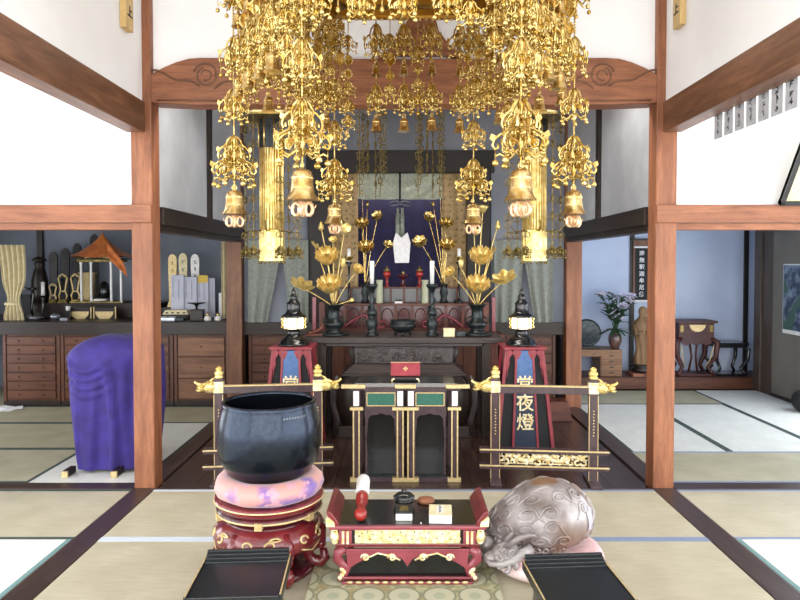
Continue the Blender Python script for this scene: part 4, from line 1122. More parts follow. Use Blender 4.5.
# tier with arched cut-outs
tw = .80
pz0, pz1 = za, zb
MB().box((-tw,.12,pz0),(tw,.34,pz1-.02)).build('tier_body', M['redlac_d'], ma)
bal = MB()
K = 9
rail = MB().box((-tw-.02,.07,pz1-.025),(tw+.02,.34,pz1)).build('tier_ledge', M['red'+'X'], ma, .003)
MB().box((-tw,.09,pz0),(tw,.12,pz0+.05)).build('tier_base', M['red'+'X'], ma, .003)
for k in range(K):
    x = -tw + 2*tw*(k+.5)/K
    MB().box((x+.5*2*tw/K-.014,.09,pz0+.05),(x+.5*2*tw/K+.014,.118,pz1-.025)).build('stile', M['red'+'Z'], ma)
    q = MB(); c0 = (pz0+.05+pz1-.025)/2; hh = (pz1-pz0-.075)/2
    pts = [(x+.060*math.cos(a*PI/8), .112, c0+hh*.75*math.sin(a*PI/8)) for a in range(16)]
    q.tube(pts, .007, 5, closed=True); q.build('panel_moulding', M['red'+'X'], ma)
# upper rail with small posts
MB().box((-tw+.05,.22,zc-.018),(tw-.05,.27,zc)).build('upper_rail', M['red'+'X'], ma, .003)
for k in range(11):
    x = -tw+.08 + (2*tw-.16)*k/10
    MB().box((x-.012,.235,zb),(x+.012,.255,zc-.018)).build('rail_post', M['red'+'Z'], ma)
MB().box((-tw+.1,.27,zb),(tw-.1,.34,zc-.02)).build('rear_panel', M['black'], ma)
# curled hand rails at the ends
for s in (-1, 1):
    q = MB(); x0 = s*.36
    pts = [(s*.62,.04,za+.07),(s*.52,.04,za+.15),(s*.42,.04,za+.20),(s*.33,.04,za+.12),(s*.27,.04,za+.06),(s*.20,.04,za+.075),(s*.20,.04,za+.13),(s*.25,.04,za+.125)]
    q.tube(pts, .012, 7); q.build('curled_handrail', M['pinkred'], ma)
    MB().box((s*.86-.03,.02,za),(s*.86+.03,.07,za+.33)).build('corner_post', M['red'+'Z'], ma, .003)
    MB().box((s*.95-.02,.10,za),(s*.95+.02,.14,za+.38)).build('white_striped_post', M['pinkred'], ma, .003)
# things on the main altar
zz = zc+.001
def on(u, Y): return P(u, 280, Y).x
for u, lab in ((387, 'small red lantern lamp left of the white hanging paper'), (419.5, 'small red lantern lamp right of the white hanging paper')):
    t = thing('red_lantern', lab, 'lantern', (on(u, 7.0), 7.0, zz))
    MB().lathe([(.0001,0),(.035,0),(.032,.01),(.014,.02),(.016,.09),(.024,.10),(.0001,.10)], n=14).build('stem', M['redlamp'], t)
    MB().lathe([(.0001,.10),(.035,.11),(.042,.14),(.035,.165),(.0001,.17)], n=14).build('globe', M['redlamp'], t)
    MB().lathe([(.0001,.17),(.045,.172),(.02,.195),(.008,.22),(.0001,.235)], n=14).build('cap', M['gold_dark'], t)
t = thing('small_stupa_stand', 'little dark red stand between the two red lanterns', 'stand', (on(403, 7.02), 7.02, zz))
MB().lathe([(.0001,0),(.045,0),(.04,.012),(.02,.03),(.018,.08),(.03,.10),(.07,.12),(.07,.13),(.0001,.135)], n=16).build('pedestal', M['redlac_d'], t)
MB().ball((0,0,.15), .018, n=10, m=6).build('jewel', M['gold'], t)
for u, l in ((379.5, 'pale green stone tube behind the left candlestick'), (425, 'pale green stone tube behind the right candlestick')):
    Yg = 6.85; h = P(u, 280, Yg).z - zb
    solo('stone_tube', MB().lathe([(.0001,0),(.034,0),(.036,.01),(.034,h*.9),(.038,h*.95),(.036,h),(.0001,h)], n=16), mat('pale_celadon_'+str(int(u)), 'B4B89C', .4, scale=20), l, 'vase', (P(u, 300, Yg).x, Yg+.01, zb+.0006))
solo('folded_letter', MB().box((-.04,-.01,0),(.04,.01,.02)), M['paper'], 'tiny white folded paper on the tier of the main altar', 'paper', (on(398.5, 6.86), 6.84, zb+.0006))
# white narrow pair of posts on both sides: small far candles in gilt lotus cups
for u, l in ((349, 'small far white candle on gilt cup, left side of the altar'), (459, 'small far white candle on gilt cup, right side of the altar')):
    Yc = 6.9; z0 = zb+.001; ztop = P(u, 262, Yc).z
    t = thing('tall_candlestick', 'thin dark candlestick with gilt cup ' + ('left' if u < 400 else 'right') + ' of the purple backdrop', 'candlestick', (P(u, 280, Yc).x, Yc, z0))
    MB().lathe([(.0001,0),(.05,0),(.04,.02),(.014,.04),(.012,(ztop-z0)*.9),(.04,ztop-z0),(.0001,ztop-z0)], n=14).build('shaft', M['black'], t)
    q = MB()
    for k in range(8): petal(q, Matrix.Translation((0,0,ztop-z0-.0)) @ Matrix.Rotation(k*PI/4, 4, 'Z') @ Matrix.Rotation(R(35), 4, 'X'), .07, .022, .3)
    q.build('gilt_cup', M['gold'], t)
    solo('candle', MB().lathe([(.0001,0),(.02,0),(.018,.14),(.0001,.142)], n=14), M['candle'], l, 'candle', (P(u, 280, Yc).x, Yc, ztop+.002))
# far gilt lotus arrangements flanking the purple backdrop
def far_vase(label, u, lst, alabel):
    Y = 6.98; x = on(u, Y)
    t = thing('small_vase', label, 'vase', (x, Y-.0, zb+.0006))
    h = .20; MB().lathe([(.0001,0),(.05,0),(.035,.03),(.03,.06),(.045,.10),(.035,.15),(.045,h),(.03,h-.005),(.0001,h-.02)], n=16).build('vase_body', M['bronze'], t)
    b = (x, Y, zb+h-.01)
    arrangement('gilt_lotus_arrangement', alabel, b, items(b, lst), M['gold_dark'] if False else M['gold'], .004)
far_vase('small dark vase left of the purple backdrop', 365, [('lotus', 362, 228, 0, .105, 38, 0), ('lotus', 366, 252, -.03, .12, 38, 0), ('bud', 367.5, 204, 0, .022, 0, 0), ('leaf', 378, 216, 0, .065, 75, -30), ('leaf', 388, 245, .02, .055, 60, 20), ('bud', 362, 192, 0, .016, 0, 0)],
         'smaller gilt lotus arrangement against the left edge of the purple backdrop')
far_vase('small dark vase right of the purple backdrop', 444, [('lotus', 446, 228, 0, .105, 38, 0), ('lotus', 447, 250, -.03, .12, 38, 0), ('bud', 433, 204, 0, .022, 0, 0), ('leaf', 428, 217, 0, .065, 75, 30), ('leaf', 420, 242, .02, .08, 70, -10), ('bud', 440, 192, 0, .016, 0, 0)],
         'smaller gilt lotus arrangement against the right edge of the purple backdrop')

# ---- curtains and backdrop of the inner shrine
def curtain(mb, x0, x1, z0, z1, y, folds, depth, x0b=None, x1b=None, gather=None, ph=0):
    x0b = x0 if x0b is None else x0b; x1b = x1 if x1b is None else x1b
    def fn(u, v):
        a0 = x0 + (x0b-x0)*v; a1 = x1 + (x1b-x1)*v
        if gather:
            gz, gx0, gx1, sh = gather; g = math.exp(-((v-gz)/sh)**2); a0 += (gx0-a0)*g; a1 += (gx1-a1)*g
        x = a0 + (a1-a0)*u
        return (x, y + depth*math.sin(u*folds*2*PI+ph)*(.6+.4*v), z1 + (z0-z1)*v)
    return mb.surf(fn, int(folds*8)+4, 16, 0, None, .004)
pp = P(400, 240, 7.35)
def cx2(u, Y): return P(u, 240, Y).x
def cz2(v, Y): return P(404, v, Y).z
Yt = 7.22
solo('brocade_curtain', curtain(MB(), cx2(332,Yt), cx2(358,Yt), .93, cz2(165,Yt), Yt, 2, .02), M['tanbroc'], 'tan gold brocade side hanging left of the purple backdrop', 'curtain')
solo('brocade_curtain', curtain(MB(), cx2(442,Yt), cx2(467,Yt), .93, cz2(165,Yt), Yt, 2, .02), M['tanbroc'], 'tan gold brocade side hanging right of the purple backdrop', 'curtain')
solo('purple_backdrop', curtain(MB(), cx2(352,Yt+.12), cx2(448,Yt+.12), .93, cz2(168,Yt+.12), Yt+.14, 5, .012), M['purple_d'], 'dark purple cloth backdrop hanging in the inner shrine', 'curtain')
for s, lab in ((-1, 'left half of the pale green brocade valance above the purple backdrop'), (1, 'right half of the pale green brocade valance above the purple backdrop')):
    Ys = Yt+.03; xa, xb = (cx2(358,Ys), cx2(399.5,Ys)) if s < 0 else (cx2(400.5,Ys), cx2(442,Ys))
    zt4, zb4 = cz2(168,Ys), cz2(199,Ys)
    def sw(u, v, s=s, xa=xa, xb=xb):
        x = xa + (xb-xa)*u; d = (1-u) if s < 0 else u     # swag hang: lowest at centre of backdrop
        c = abs(u-.5)*2
        return (x, Ys-.03 + .022*math.sin((v*1.6 - 1.1*math.sin(PI*.5*(u if s < 0 else 1-u))*1.2)*2*PI)*(.4+v), zt4 - (zt4-zb4)*v*(1.0+.03*math.sin(u*PI)))
    o = solo('valance', MB().surf(sw, 18, 12, 0, None, .004), M['swag'], lab, 'valance')
# knotted cord with tassels and white paper
Yk = 7.08
t = thing('tassel_cord', 'grey green cord bow with two long tassels hanging over the purple backdrop', 'tassel', P(400, 196, Yk))
def rel(u, v): return P(u, v, Yk) - Vector(P(400, 196, Yk))
q = MB(); q.tube([rel(*p) for p in ((400,170),(400,202))], .012, 7); q.build('cord', M['bronze'], t)
gm_ = mat('grey_green_silk', '8E968C', .6, c2='6A726A', scale=30)
for s in (-1, 1):
    q = MB(); q.tube([rel(400,202), rel(400+s*5,201), rel(400+s*11,203), rel(400+s*9,206), rel(400,204)], .006, 6); q.build('bow_loop', gm_, t)
    q = MB(); x, z = rel(400+s*2.2, 208).x, rel(400, 208).z; zb5 = rel(400, 238).z
    q.lathe([(.0001,z),(.014,z),(.016,z-.02),(.012,z-.035),(.020,z-.07),(.024,z-.2),(.026,zb5),(.0001,zb5)], (x,0,0), 12, wob=lambda a, zz_: 1+.08*math.cos(6*a)); q.build('tassel', gm_, t)
pt = lambda u, v: (rel(u, v).x + P(400,196,Yk).x, rel(u, v).z + P(400,196,Yk).z)
pl = [pt(*p) for p in ((396,232.5),(401.5,238),(407.5,232.5),(410.5,243),(409,263),(395,263),(393,243))][::-1]
q = MB(); q.prism(pl, .05, Matrix.Translation((0, Yk-.06, 0)))
solo('white_paper_offering', q, M['paper'], 'white folded paper shape standing before the tassels in the inner shrine', 'paper', bevel=.008)
# green brocade curtains either side, parted below like an inverted V
def side_curtain(label, u0, u1, u0b, u1b, v0, v1, ph):
    Yc = 7.04
    return solo('brocade_curtain', curtain(MB(), cx2(u0,Yc), cx2(u1,Yc), P(404,v1,Yc).z, P(404,v0,Yc).z, Yc-.04, 2.5, .018, cx2(u0b,Yc), cx2(u1b,Yc), None, ph), M['greenbroc'], label, 'curtain')
side_curtain('green brocade curtain panel beside the left timber back post', 249, 284, 248, 268, 240, 322, 0)
side_curtain('green brocade curtain panel behind the left lantern, falling to the right', 281, 309, 290, 309, 240, 322, 1)
side_curtain('green brocade curtain panel behind the right gilt lotus vase', 493, 524, 495, 518, 240, 322, 0)
side_curtain('green brocade curtain panel beside the right timber back post', 521, 553, 534, 552, 240, 322, 1)
# dark lower board between the curtains, platform front and cabinets
struct('trim_platform_edge', MB().box((-XL, YB-.03, .79),(1.75, YB+.0, .93)).box((-XL, YB, .80),(-1.93, 8.25, .93)), M['darkX'], .004)
# ================================================================== HANGING GILT CANOPY
def bead_chain(mb, x, y, z0, z1, r=.006, step=.014, n=5):
    L = abs(z1-z0); k = max(1, int(L/step)); prof = []
    s = L/k
    for i in range(k):
        z = max(z0, z1) - i*s
        prof += [(r*.35, z), (r, z-s*.5)]
    prof.append((r*.35, min(z0, z1)))
    mb.lathe([(a, b_) for a, b_ in reversed(prof)], (x, y, 0), n)
def flatstrip(mb, pts, w, Mx): mb.tube([Mx @ Vector(p) for p in pts], w, 4)
def filigree(mb, z0, H, Rr, vanes=6, w=.0042, drops=True, dl=.045, dr=.011, phase=0):
    """umbrella shaped pierced ornament hanging from z0, height H, radius Rr: curled vanes round an axis"""
    def c(*pts): return [(Rr*x, 0, z0 - H*z) for x, z in pts]
    for k in range(vanes):
        a = 2*PI*k/vanes + phase; Mx = Matrix.Rotation(a, 4, 'Z')
        flatstrip(mb, c((.05,0),(.22,.04),(.42,.16),(.52,.32),(.72,.38),(.93,.50),(1.0,.66),(.92,.78),(.80,.74),(.80,.62)), w*1.25, Mx)
        flatstrip(mb, c((.05,.20),(.20,.22),(.33,.34),(.30,.48),(.16,.50),(.10,.40)), w, Mx)
        flatstrip(mb, c((.08,.55),(.28,.58),(.50,.52),(.66,.60),(.62,.74),(.48,.76),(.42,.68)), w, Mx)
        flatstrip(mb, c((.05,.95),(.22,.80),(.38,.90),(.56,.98),(.74,.90),(.88,.96)), w*1.1, Mx)
        flatstrip(mb, c((.52,.32),(.50,.42),(.40,.47)), w, Mx)
        # leaf plate in the vane
        pl = [(Rr*x, z0-H*z) for x, z in ((.30,.60),(.46,.50),(.60,.56),(.56,.66),(.42,.72))]
        mb.prism(pl, w*.8, Mx)
        pl = [(Rr*x, z0-H*z) for x, z in ((.82,.44),(1.04,.36),(1.10,.48),(.98,.58))]
        mb.prism(pl, w*.8, Mx)
        if drops:
            p = Mx @ Vector((Rr*.90, 0, z0-H*.78))
            mb.tube([p, p - Vector((0,0,dl))], .0016, 4)
            mb.ball(p - Vector((0,0,dl+dr)), dr, n=8, m=5)
    mb.lathe([(.002,z0-H),(.014,z0-H*.93),(.006,z0-H*.8),(.016,z0-H*.6),(.006,z0-H*.4),(.018,z0-H*.15),(.010,z0-H*.02),(.002,z0)], n=8)
def bell(mb, z0, h, r, n=20):
    z = z0
    mb.lathe([(r*1.12,z-h),(r*1.02,z-h*.93),(r*.86,z-h*.80),(r*.76,z-h*.55),(r*.74,z-h*.28),(r*.66,z-h*.12),(r*.42,z-h*.04),(.0001,z)], n=n, wob=lambda a, zz: 1+(.05*math.cos(6*a) if zz < z-h*.9 else 0))
    mb.tube([(.012*math.cos(t*PI/6), 0, z+.012+.012*math.sin(t*PI/6)) for t in range(12)], .003, 5, closed=True)
    for q in (.30, .62): mb.lathe([(r*.77,z-h*q-.004),(r*.80,z-h*q),(r*.77,z-h*q+.004)], n=n)
def clapper_flower(mb, z0, r, h):
    for k in range(4):
        Mx = Matrix.Rotation(PI/2*k+.2, 4, 'Z')
        pts = [Mx @ Vector((r*(.55+.32*math.cos(t*PI/5)), 0, z0-h*(.5+.38*math.sin(t*PI/5)))) for t in range(10)]
        mb.tube(pts, r*.17, 6, closed=True)
        mb.tube([Mx @ Vector((r*.8,0,z0-h*.3)), Mx @ Vector((r*1.1,0,z0-h*.45)), Mx @ Vector((r*1.15,0,z0-h*.25))], r*.07, 4)
    mb.lathe([(.0001,z0-h),(r*.25,z0-h*.85),(r*.2,z0-h*.5),(r*.4,z0-h*.1),(.0001,z0)], n=10)
gm, gbl = M['gold'], M['gold_bell']

cyc = 3.335; cxc = .0; sR = .87; zr = 3.11
yA1, yM1, yF1 = 2.60, cyc, 4.08
cn = thing('hanging_canopy', 'large hexagonal gilt canopy with bells and filigree pendants, hanging from the ceiling', 'canopy', (cxc, cyc, zr))
hexv = [(sR*math.cos(R(60*k)), sR*.985*math.sin(R(60*k))) for k in range(6)]
# frame panels
def hexring(mb, r0, r1, z0, z1):
    vs = []
    for r, z in ((r0,z0),(r0,z1),(r1,z1),(r1,z0)):
        vs += [(r*math.cos(R(60*k)), r*math.sin(R(60*k)), z) for k in range(6)]
    fs = []
    for q in range(4):
        for k in range(6):
            k2 = (k+1) % 6; q2 = (q+1) % 4
            fs.append((q*6+k, q*6+k2, q2*6+k2, q2*6+k))
    return mb.add(vs, [f[::-1] for f in fs])
hexring(MB(), sR+.01, sR-.02, .0, .22).build('frame', M['gold_panel'], cn)
hexring(MB(), sR+.03, sR+.00, -.012, .02).build('lower_moulding', M['gold'], cn)
hexring(MB(), sR+.05, sR-.02, .20, .24).build('upper_moulding', M['gold'], cn)
MB().lathe([(sR+.10,.24),(sR*.6,.38),(.12,.50),(.0001,.55)], n=6, smooth=False).build('roof', M['gold_panel'], cn)
MB().lathe([(.02,.50),(.02,4.0-zr)], n=10).build('hanging_rod', M['gold_dark'], cn)
bd = MB()
for k in range(6):
    a, c = hexv[k], hexv[(k+1) % 6]
    for i in range(22):
        t = (i+.5)/22; bd.ball((a[0]+(c[0]-a[0])*t, a[1]+(c[1]-a[1])*t, -.022), .009, n=6, m=4)
tag(bd.build('bead_fringe', M['gold_leaf'], cn), kind='stuff')

# corner pendants
def corner_meshes():
    q = MB()
    bead_chain(q, 0, 0, 0, -1.15, .0065)
    filigree(q, -.06, .17, .085, 6)
    filigree(q, -.38, .17, .070, 5, dl=.05)
    filigree(q, -.64, .16, .075, 6, dl=.03)
    filigree(q, -.88, .15, .080, 6, w=.0055, drops=False)
    filigree(q, -.96, .15, .112, 7, w=.0055, dl=.04, dr=.014, phase=.3)
    m1 = q.mesh('corner_pendant', gm)
    q = MB(); bell(q, -1.155, .125, .058); m2 = q.mesh('bell', gbl)
    q = MB(); clapper_flower(q, -1.283, .048, .066); m3 = q.mesh('flower_clapper', M['pinkgilt'])
    return m1, m2, m3
cm = corner_meshes()
def hang(name, meshes, names, loc, parent, rz=0, sc=1):
    o = bpy.data.objects.new(name, meshes[0]); COL.objects.link(o); o.parent = parent; o.location = loc; o.rotation_euler = (0,0,rz)
    o.scale = (sc,sc,sc)
    for m_, n_ in zip(meshes[1:], names):
        c = bpy.data.objects.new(n_, m_); COL.objects.link(c); c.parent = o
    return o
for k, (x, y) in enumerate(hexv):
    dx_ = .0 if k not in (4, 5) else .03
    hang('corner_pendant', cm, ('bell','flower_clapper'), (x+dx_, y, -.01), cn, R(60*k+10))
# edge strands
def major(L, near=False):
    q = MB(); bead_chain(q, 0, 0, 0, -L*.88, .0055, .013)
    filigree(q, -.03 if not near else -.20, .20, .074, 5, w=.0052, dl=.03, dr=.010)
    if not near: filigree(q, -.40, .17, .066, 5, w=.005, dl=.035, dr=.010, phase=.5)
    out = [q.mesh('pendant_strand', gm)]
    if not near:
        q = MB(); bell(q, -.275, .070, .030, 14); out.append(q.mesh('bell', gbl))
    if not near:
        q = MB(); bell(q, -.61, .085, .036, 14); out.append(q.mesh('bell', gbl))
    else:
        q = MB(); filigree(q, -.42, .12, .06, 5, w=.005, dl=.02, dr=.010); out.append(q.mesh('filigree_drop', gm))
    return out
def minor(L, seed):
    r = random.Random(seed); q = MB(); bead_chain(q, 0, 0, 0, -L, .0045, .012)
    z = -.05 - .05*r.random()
    while z > -L + .06:
        sz = .032 + .020*r.random(); t = r.randrange(3)
        if t == 0: filigree(q, z, sz*2.0, sz*1.1, 4, w=.0035, dl=.02, dr=.007, phase=r.random())
        elif t == 1:
            for k in range(4):
                Mx = Matrix.Translation((0,0,z-sz)) @ Matrix.Rotation(PI/4+PI/2*k, 4, 'Z')
                q.prism([(0,-sz),(sz*.8,-sz*.2),(sz*.45,0),(sz*.8,sz*.3),(0,sz)], .003, Mx)
                q.ball(Mx @ Vector((sz*.85,0,-sz*.2)), .007, n=6, m=4)
        else:
            for k in range(3):
                a = 2*PI*k/3 + r.random(); p = Vector((sz*math.cos(a), sz*math.sin(a), z-.01))
                q.tube([(0,0,z), p, p-Vector((0,0,.03))], .002, 4); q.ball(p-Vector((0,0,.04)), .009, n=7, m=5, sc=(1,1,1.3))
                q.tube([p+Vector((0,0,.0)), p*1.0+Vector((.012*math.cos(a),.012*math.sin(a),.018)), p+Vector((0,0,.03))], .0028, 4)
        z -= sz*2.0 + .008 + .012*r.random()
    q.ball((0,0,-L-.008), .011, n=8, m=5, sc=(1,1,1.3))
    return (q.mesh('bead_strand', gm),)
majL, majS = major(.72), major(.54, True)
minL = [minor(.50+.07*i, 20+i) for i in range(4)]; minS = [minor(.46+.05*i, 40+i) for i in range(3)]
cnt = 0
for k in range(6):
    a, c = hexv[k], hexv[(k+1) % 6]
    near = (k == 4)     # the edge nearest the camera hangs shorter
    for i in range(1, 10):
        t = i/10; x, y = a[0]+(c[0]-a[0])*t, a[1]+(c[1]-a[1])*t
        jit = .012*rnd.random()
        if i % 3 != 0 and i % 2 == 1 or i == 3 or i == 9 and False:
            hang('pendant_strand', majS if near else majL, ('filigree_drop',) if near else ('bell','bell'), (x, y, -.015-jit), cn, rnd.random()*1.5)
        else:
            if k == 1 and i in (2, 8): continue
            hang('bead_strand', rnd.choice(minS if near else minL), (), (x, y, -.015-jit), cn, rnd.random()*3)
# inner strands from the canopy ceiling, on the flanks
for k in range(6):
    for i in range(7):
        if k in (4,): continue
        if k == 1: continue
        t = (i+.5)/7; a, c = hexv[k], hexv[(k+1) % 6]
        x, y = (a[0]+(c[0]-a[0])*t)*.82, (a[1]+(c[1]-a[1])*t)*.82
        hang('bead_strand', rnd.choice(minL), (), (x, y, -.0 + (.0)), cn, rnd.random()*3, .95)
sup = MB()
hexring(sup, sR*.835, sR*.805, -.004, .016)
for k in range(3):
    a = R(60*k); sup.tube([(sR*.99*math.cos(a), sR*.99*math.sin(a), .006), (-sR*.99*math.cos(a), -sR*.99*math.sin(a), .006)], .009, 5)
sup.build('strand_carrier', M['gold_dark'], cn)

# ---- two gilded column banners hanging in the sanctuary
def banner(label, u, Y=5.0):
    p = P(u, 264, Y); ztop = P(u, 112, Y).z
    zc0, zc1, zc2 = P(u, 149, Y).z, P(u, 231, Y).z, P(u, 261, Y).z
    t = thing('column_banner', label, 'hanging ornament', (p.x, Y, ztop))
    z = lambda q: q - ztop
    MB().lathe([(.085,z(zc1)),(.085,z(zc0))], n=8, smooth=False, phase=R(22.5)).build('gilt_column', M['gold_leaf'], t)
    q = MB()
    for k in range(24):
        a = 2*PI*k/24; rr = .087
        q.tube([(rr*math.cos(a), rr*math.sin(a), z(zc1)), (rr*math.cos(a), rr*math.sin(a), z(zc0))], .0055, 5)
    q.build('column_ribs', M['gold_leaf'], t)
    MB().lathe([(.092,z(zc1)-.01),(.096,z(zc1)),(.092,z(zc1)+.012)], n=8, phase=R(22.5)).build('gold_band', M['gold'], t)
    MB().lathe([(.098,z(zc2)),(.098,z(zc1)-.008),(.08,z(zc1)-.002),(.0001,z(zc1))], n=8, smooth=False, phase=R(22.5)).build('skirt', M['gold_leaf'], t)
    q = MB()
    for k in range(16):
        a = 2*PI*k/16; q.ball((.098*math.cos(a), .098*math.sin(a), z(zc2)-.012), .010, n=6, m=4)
    tag(q.build('bead_hem', M['gold_dark'], t), kind='stuff')
    MB().lathe([(.095,z(zc0)),(.095,z(zc0)+.012),(.088,z(zc0)+.014),(.088,-.06),(.0001,-.06)], n=8, smooth=False, phase=R(22.5)).build('dark_panel', M['bronze'], t)
    q = MB()
    for k in range(8):
        a = R(45*k); q.tube([(.096*math.cos(a+R(22.5)), .096*math.sin(a+R(22.5)), z(zc0)), (.096*math.cos(a+R(22.5)), .096*math.sin(a+R(22.5)), -.06)], .006, 5)
    q.build('gold_edges', M['gold'], t)
    MB().lathe([(.24,-.06),(.245,-.045),(.14,.0),(.05,.05),(.0001,.07)], n=6, smooth=False).build('crown_roof', M['gold_dark'], t)
    MB().lathe([(.008,.06),(.008,3.3-ztop)], n=6).build('hanging_rod', M['gold_dark'], t)
    # brackets ring low down and six bead strands round the column
    for k in range(6):
        q = MB(); a = R(60*k+30)
        q.tube([(.10*math.cos(a),.10*math.sin(a),z(zc1)+.0),(.19*math.cos(a),.19*math.sin(a),z(zc1)-.01),(.24*math.cos(a),.24*math.sin(a),z(zc1)+.04),(.225*math.cos(a),.225*math.sin(a),z(zc1)+.07)], .005, 5)
        q.build('hook', M['gold_dark'], t)
    for k in range(6):
        a = R(60*k); x, y = .20*math.cos(a), .20*math.sin(a)
        s_ = MB(); L = ztop - zc2 - .10; bead_chain(s_, 0, 0, 0, -L, .006, .016)
        for i in range(7):
            zz_ = -.06 - i*(L-.1)/7
            for kk in range(4):
                Mx = Matrix.Translation((0,0,zz_-.03)) @ Matrix.Rotation(PI/2*kk, 4, 'Z')
                s_.tube([Mx @ Vector(v) for v in ((0,0,.03),(.028,0,.015),(.033,0,-.012),(.018,0,-.022),(.012,0,-.008))], .004, 4)
        filigree(s_, -L+.06, .07, .045, 5, w=.004, dl=.02, dr=.009)
        o = s_.build('bead_strand', M['gold_dark'], t); o.location = (x, y, -.05)
    return t
banner('gilded ribbed column banner hanging behind the left side of the canopy', 272)
banner('gilded ribbed column banner hanging behind the right side of the canopy', 534)
# ---- darker bead ornaments hanging further back
def darkorn(label, u, Y=6.3):
    p = P(u, 264, Y); ztop = P(u, 100, Y).z; zb6 = P(u, 194, Y).z
    t = thing('hanging_bead_ornament', label, 'hanging ornament', (p.x, Y, ztop))
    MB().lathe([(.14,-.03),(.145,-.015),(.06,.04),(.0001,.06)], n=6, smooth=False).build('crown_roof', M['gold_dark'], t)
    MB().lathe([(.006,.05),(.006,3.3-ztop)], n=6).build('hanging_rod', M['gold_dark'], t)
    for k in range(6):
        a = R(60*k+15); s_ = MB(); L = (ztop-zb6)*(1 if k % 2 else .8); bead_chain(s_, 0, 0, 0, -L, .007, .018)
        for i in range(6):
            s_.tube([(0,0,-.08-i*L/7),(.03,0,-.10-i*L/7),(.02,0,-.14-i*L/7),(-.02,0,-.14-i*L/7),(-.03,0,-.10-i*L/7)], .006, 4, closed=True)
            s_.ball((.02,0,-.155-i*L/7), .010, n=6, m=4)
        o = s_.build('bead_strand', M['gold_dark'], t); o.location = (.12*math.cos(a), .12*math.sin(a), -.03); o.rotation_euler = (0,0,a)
darkorn('tarnished bead ornament hanging above the left edge of the pale green valance', 372)
darkorn('tarnished bead ornament hanging above the right edge of the pale green valance', 430)
# ================================================================== LEFT ROOM
# drawer cabinets along the back, each unit a thing
def cabinet(label, u0, u1, rows, cols=1, kind='thin', big=None):
    x0, x1 = P(u0, 370, YB).x, P(u1, 370, YB).x; h = .785; w = x1-x0
    t = thing('drawer_cabinet', label, 'cabinet', ((x0+x1)/2, YB+.30, 0), 0, None)
    MB().box((-w/2+.002,-.27,0),(w/2-.002,.27,h)).build('body', M['cab'+'X'], t, .003)
    MB().box((-w/2+.002,-.285,0),(w/2-.002,-.27,.055)).build('plinth', M['dark'+'X'], t)
    for s in (-1, 1):
        a, c = sorted((s*(w/2-.003), s*(w/2-.035))); MB().box((a,-.285,.055),(c,-.27,h)).build('stile', M['cab'+'Z'], t, .002)
    ww = (w-.09)/cols
    for c in range(cols):
        z0 = .075; H = (h-.09)/rows
        if big: rowsz = big
        else: rowsz = [H]*rows
        z = z0
        for r in rowsz:
            x = -w/2+.045+ww*(c+.5)
            d = MB().box((x-ww/2+.006,-.290,z+.006),(x+ww/2-.006,-.268,z+r-.006)).build('drawer', M['cab'+'X'] if not big else M['beam'+'X'], t, .004)
            q = MB()
            for s in ((-1, 1) if not big else (0,)):
                q = MB(); q.ball((x+s*ww*.25,-.296,z+r/2), .009, n=8, m=5); q.build('knob', M['dark'+'X'], d)
            z += r
cabinet('drawer cabinet with seven thin drawers at the left edge of the photo', 2, 59.5, 7)
cabinet('drawer cabinet with thin drawers just left of and behind the purple stand', 60, 116, 7)
cabinet('drawer cabinet mostly hidden behind the purple stand and timber post', 116.5, 173, 7)
cabinet('cabinet with deep plain drawers between the two left timber posts', 173.5, 229, 3, 1, big=[.23,.24,.22])
cabinet('thin drawer cabinet behind the sanctuary, right of the left back post', 248, 306, 7)
cabinet('cabinet behind the sanctuary, partly hidden by the left lamp stand', 306.5, 352, 7)
cabinet('cabinet behind the sanctuary, seen right of the right lamp stand', 502, 556, 7)
solo('wooden_step_box', MB().frustum((0,0,0),(.26,.22),(0,0,.20),(.18,.20)), M['red'+'X'], 'small reddish wooden block on the sanctuary floor beside the right lamp stand', 'box', (P(557,405,6.5).x, 6.5, .0), bevel=.006)

zt5 = .9305
def L(u, Y): return P(u, 300, Y).x
def Lz(v, Y): return P(100, v, Y).z
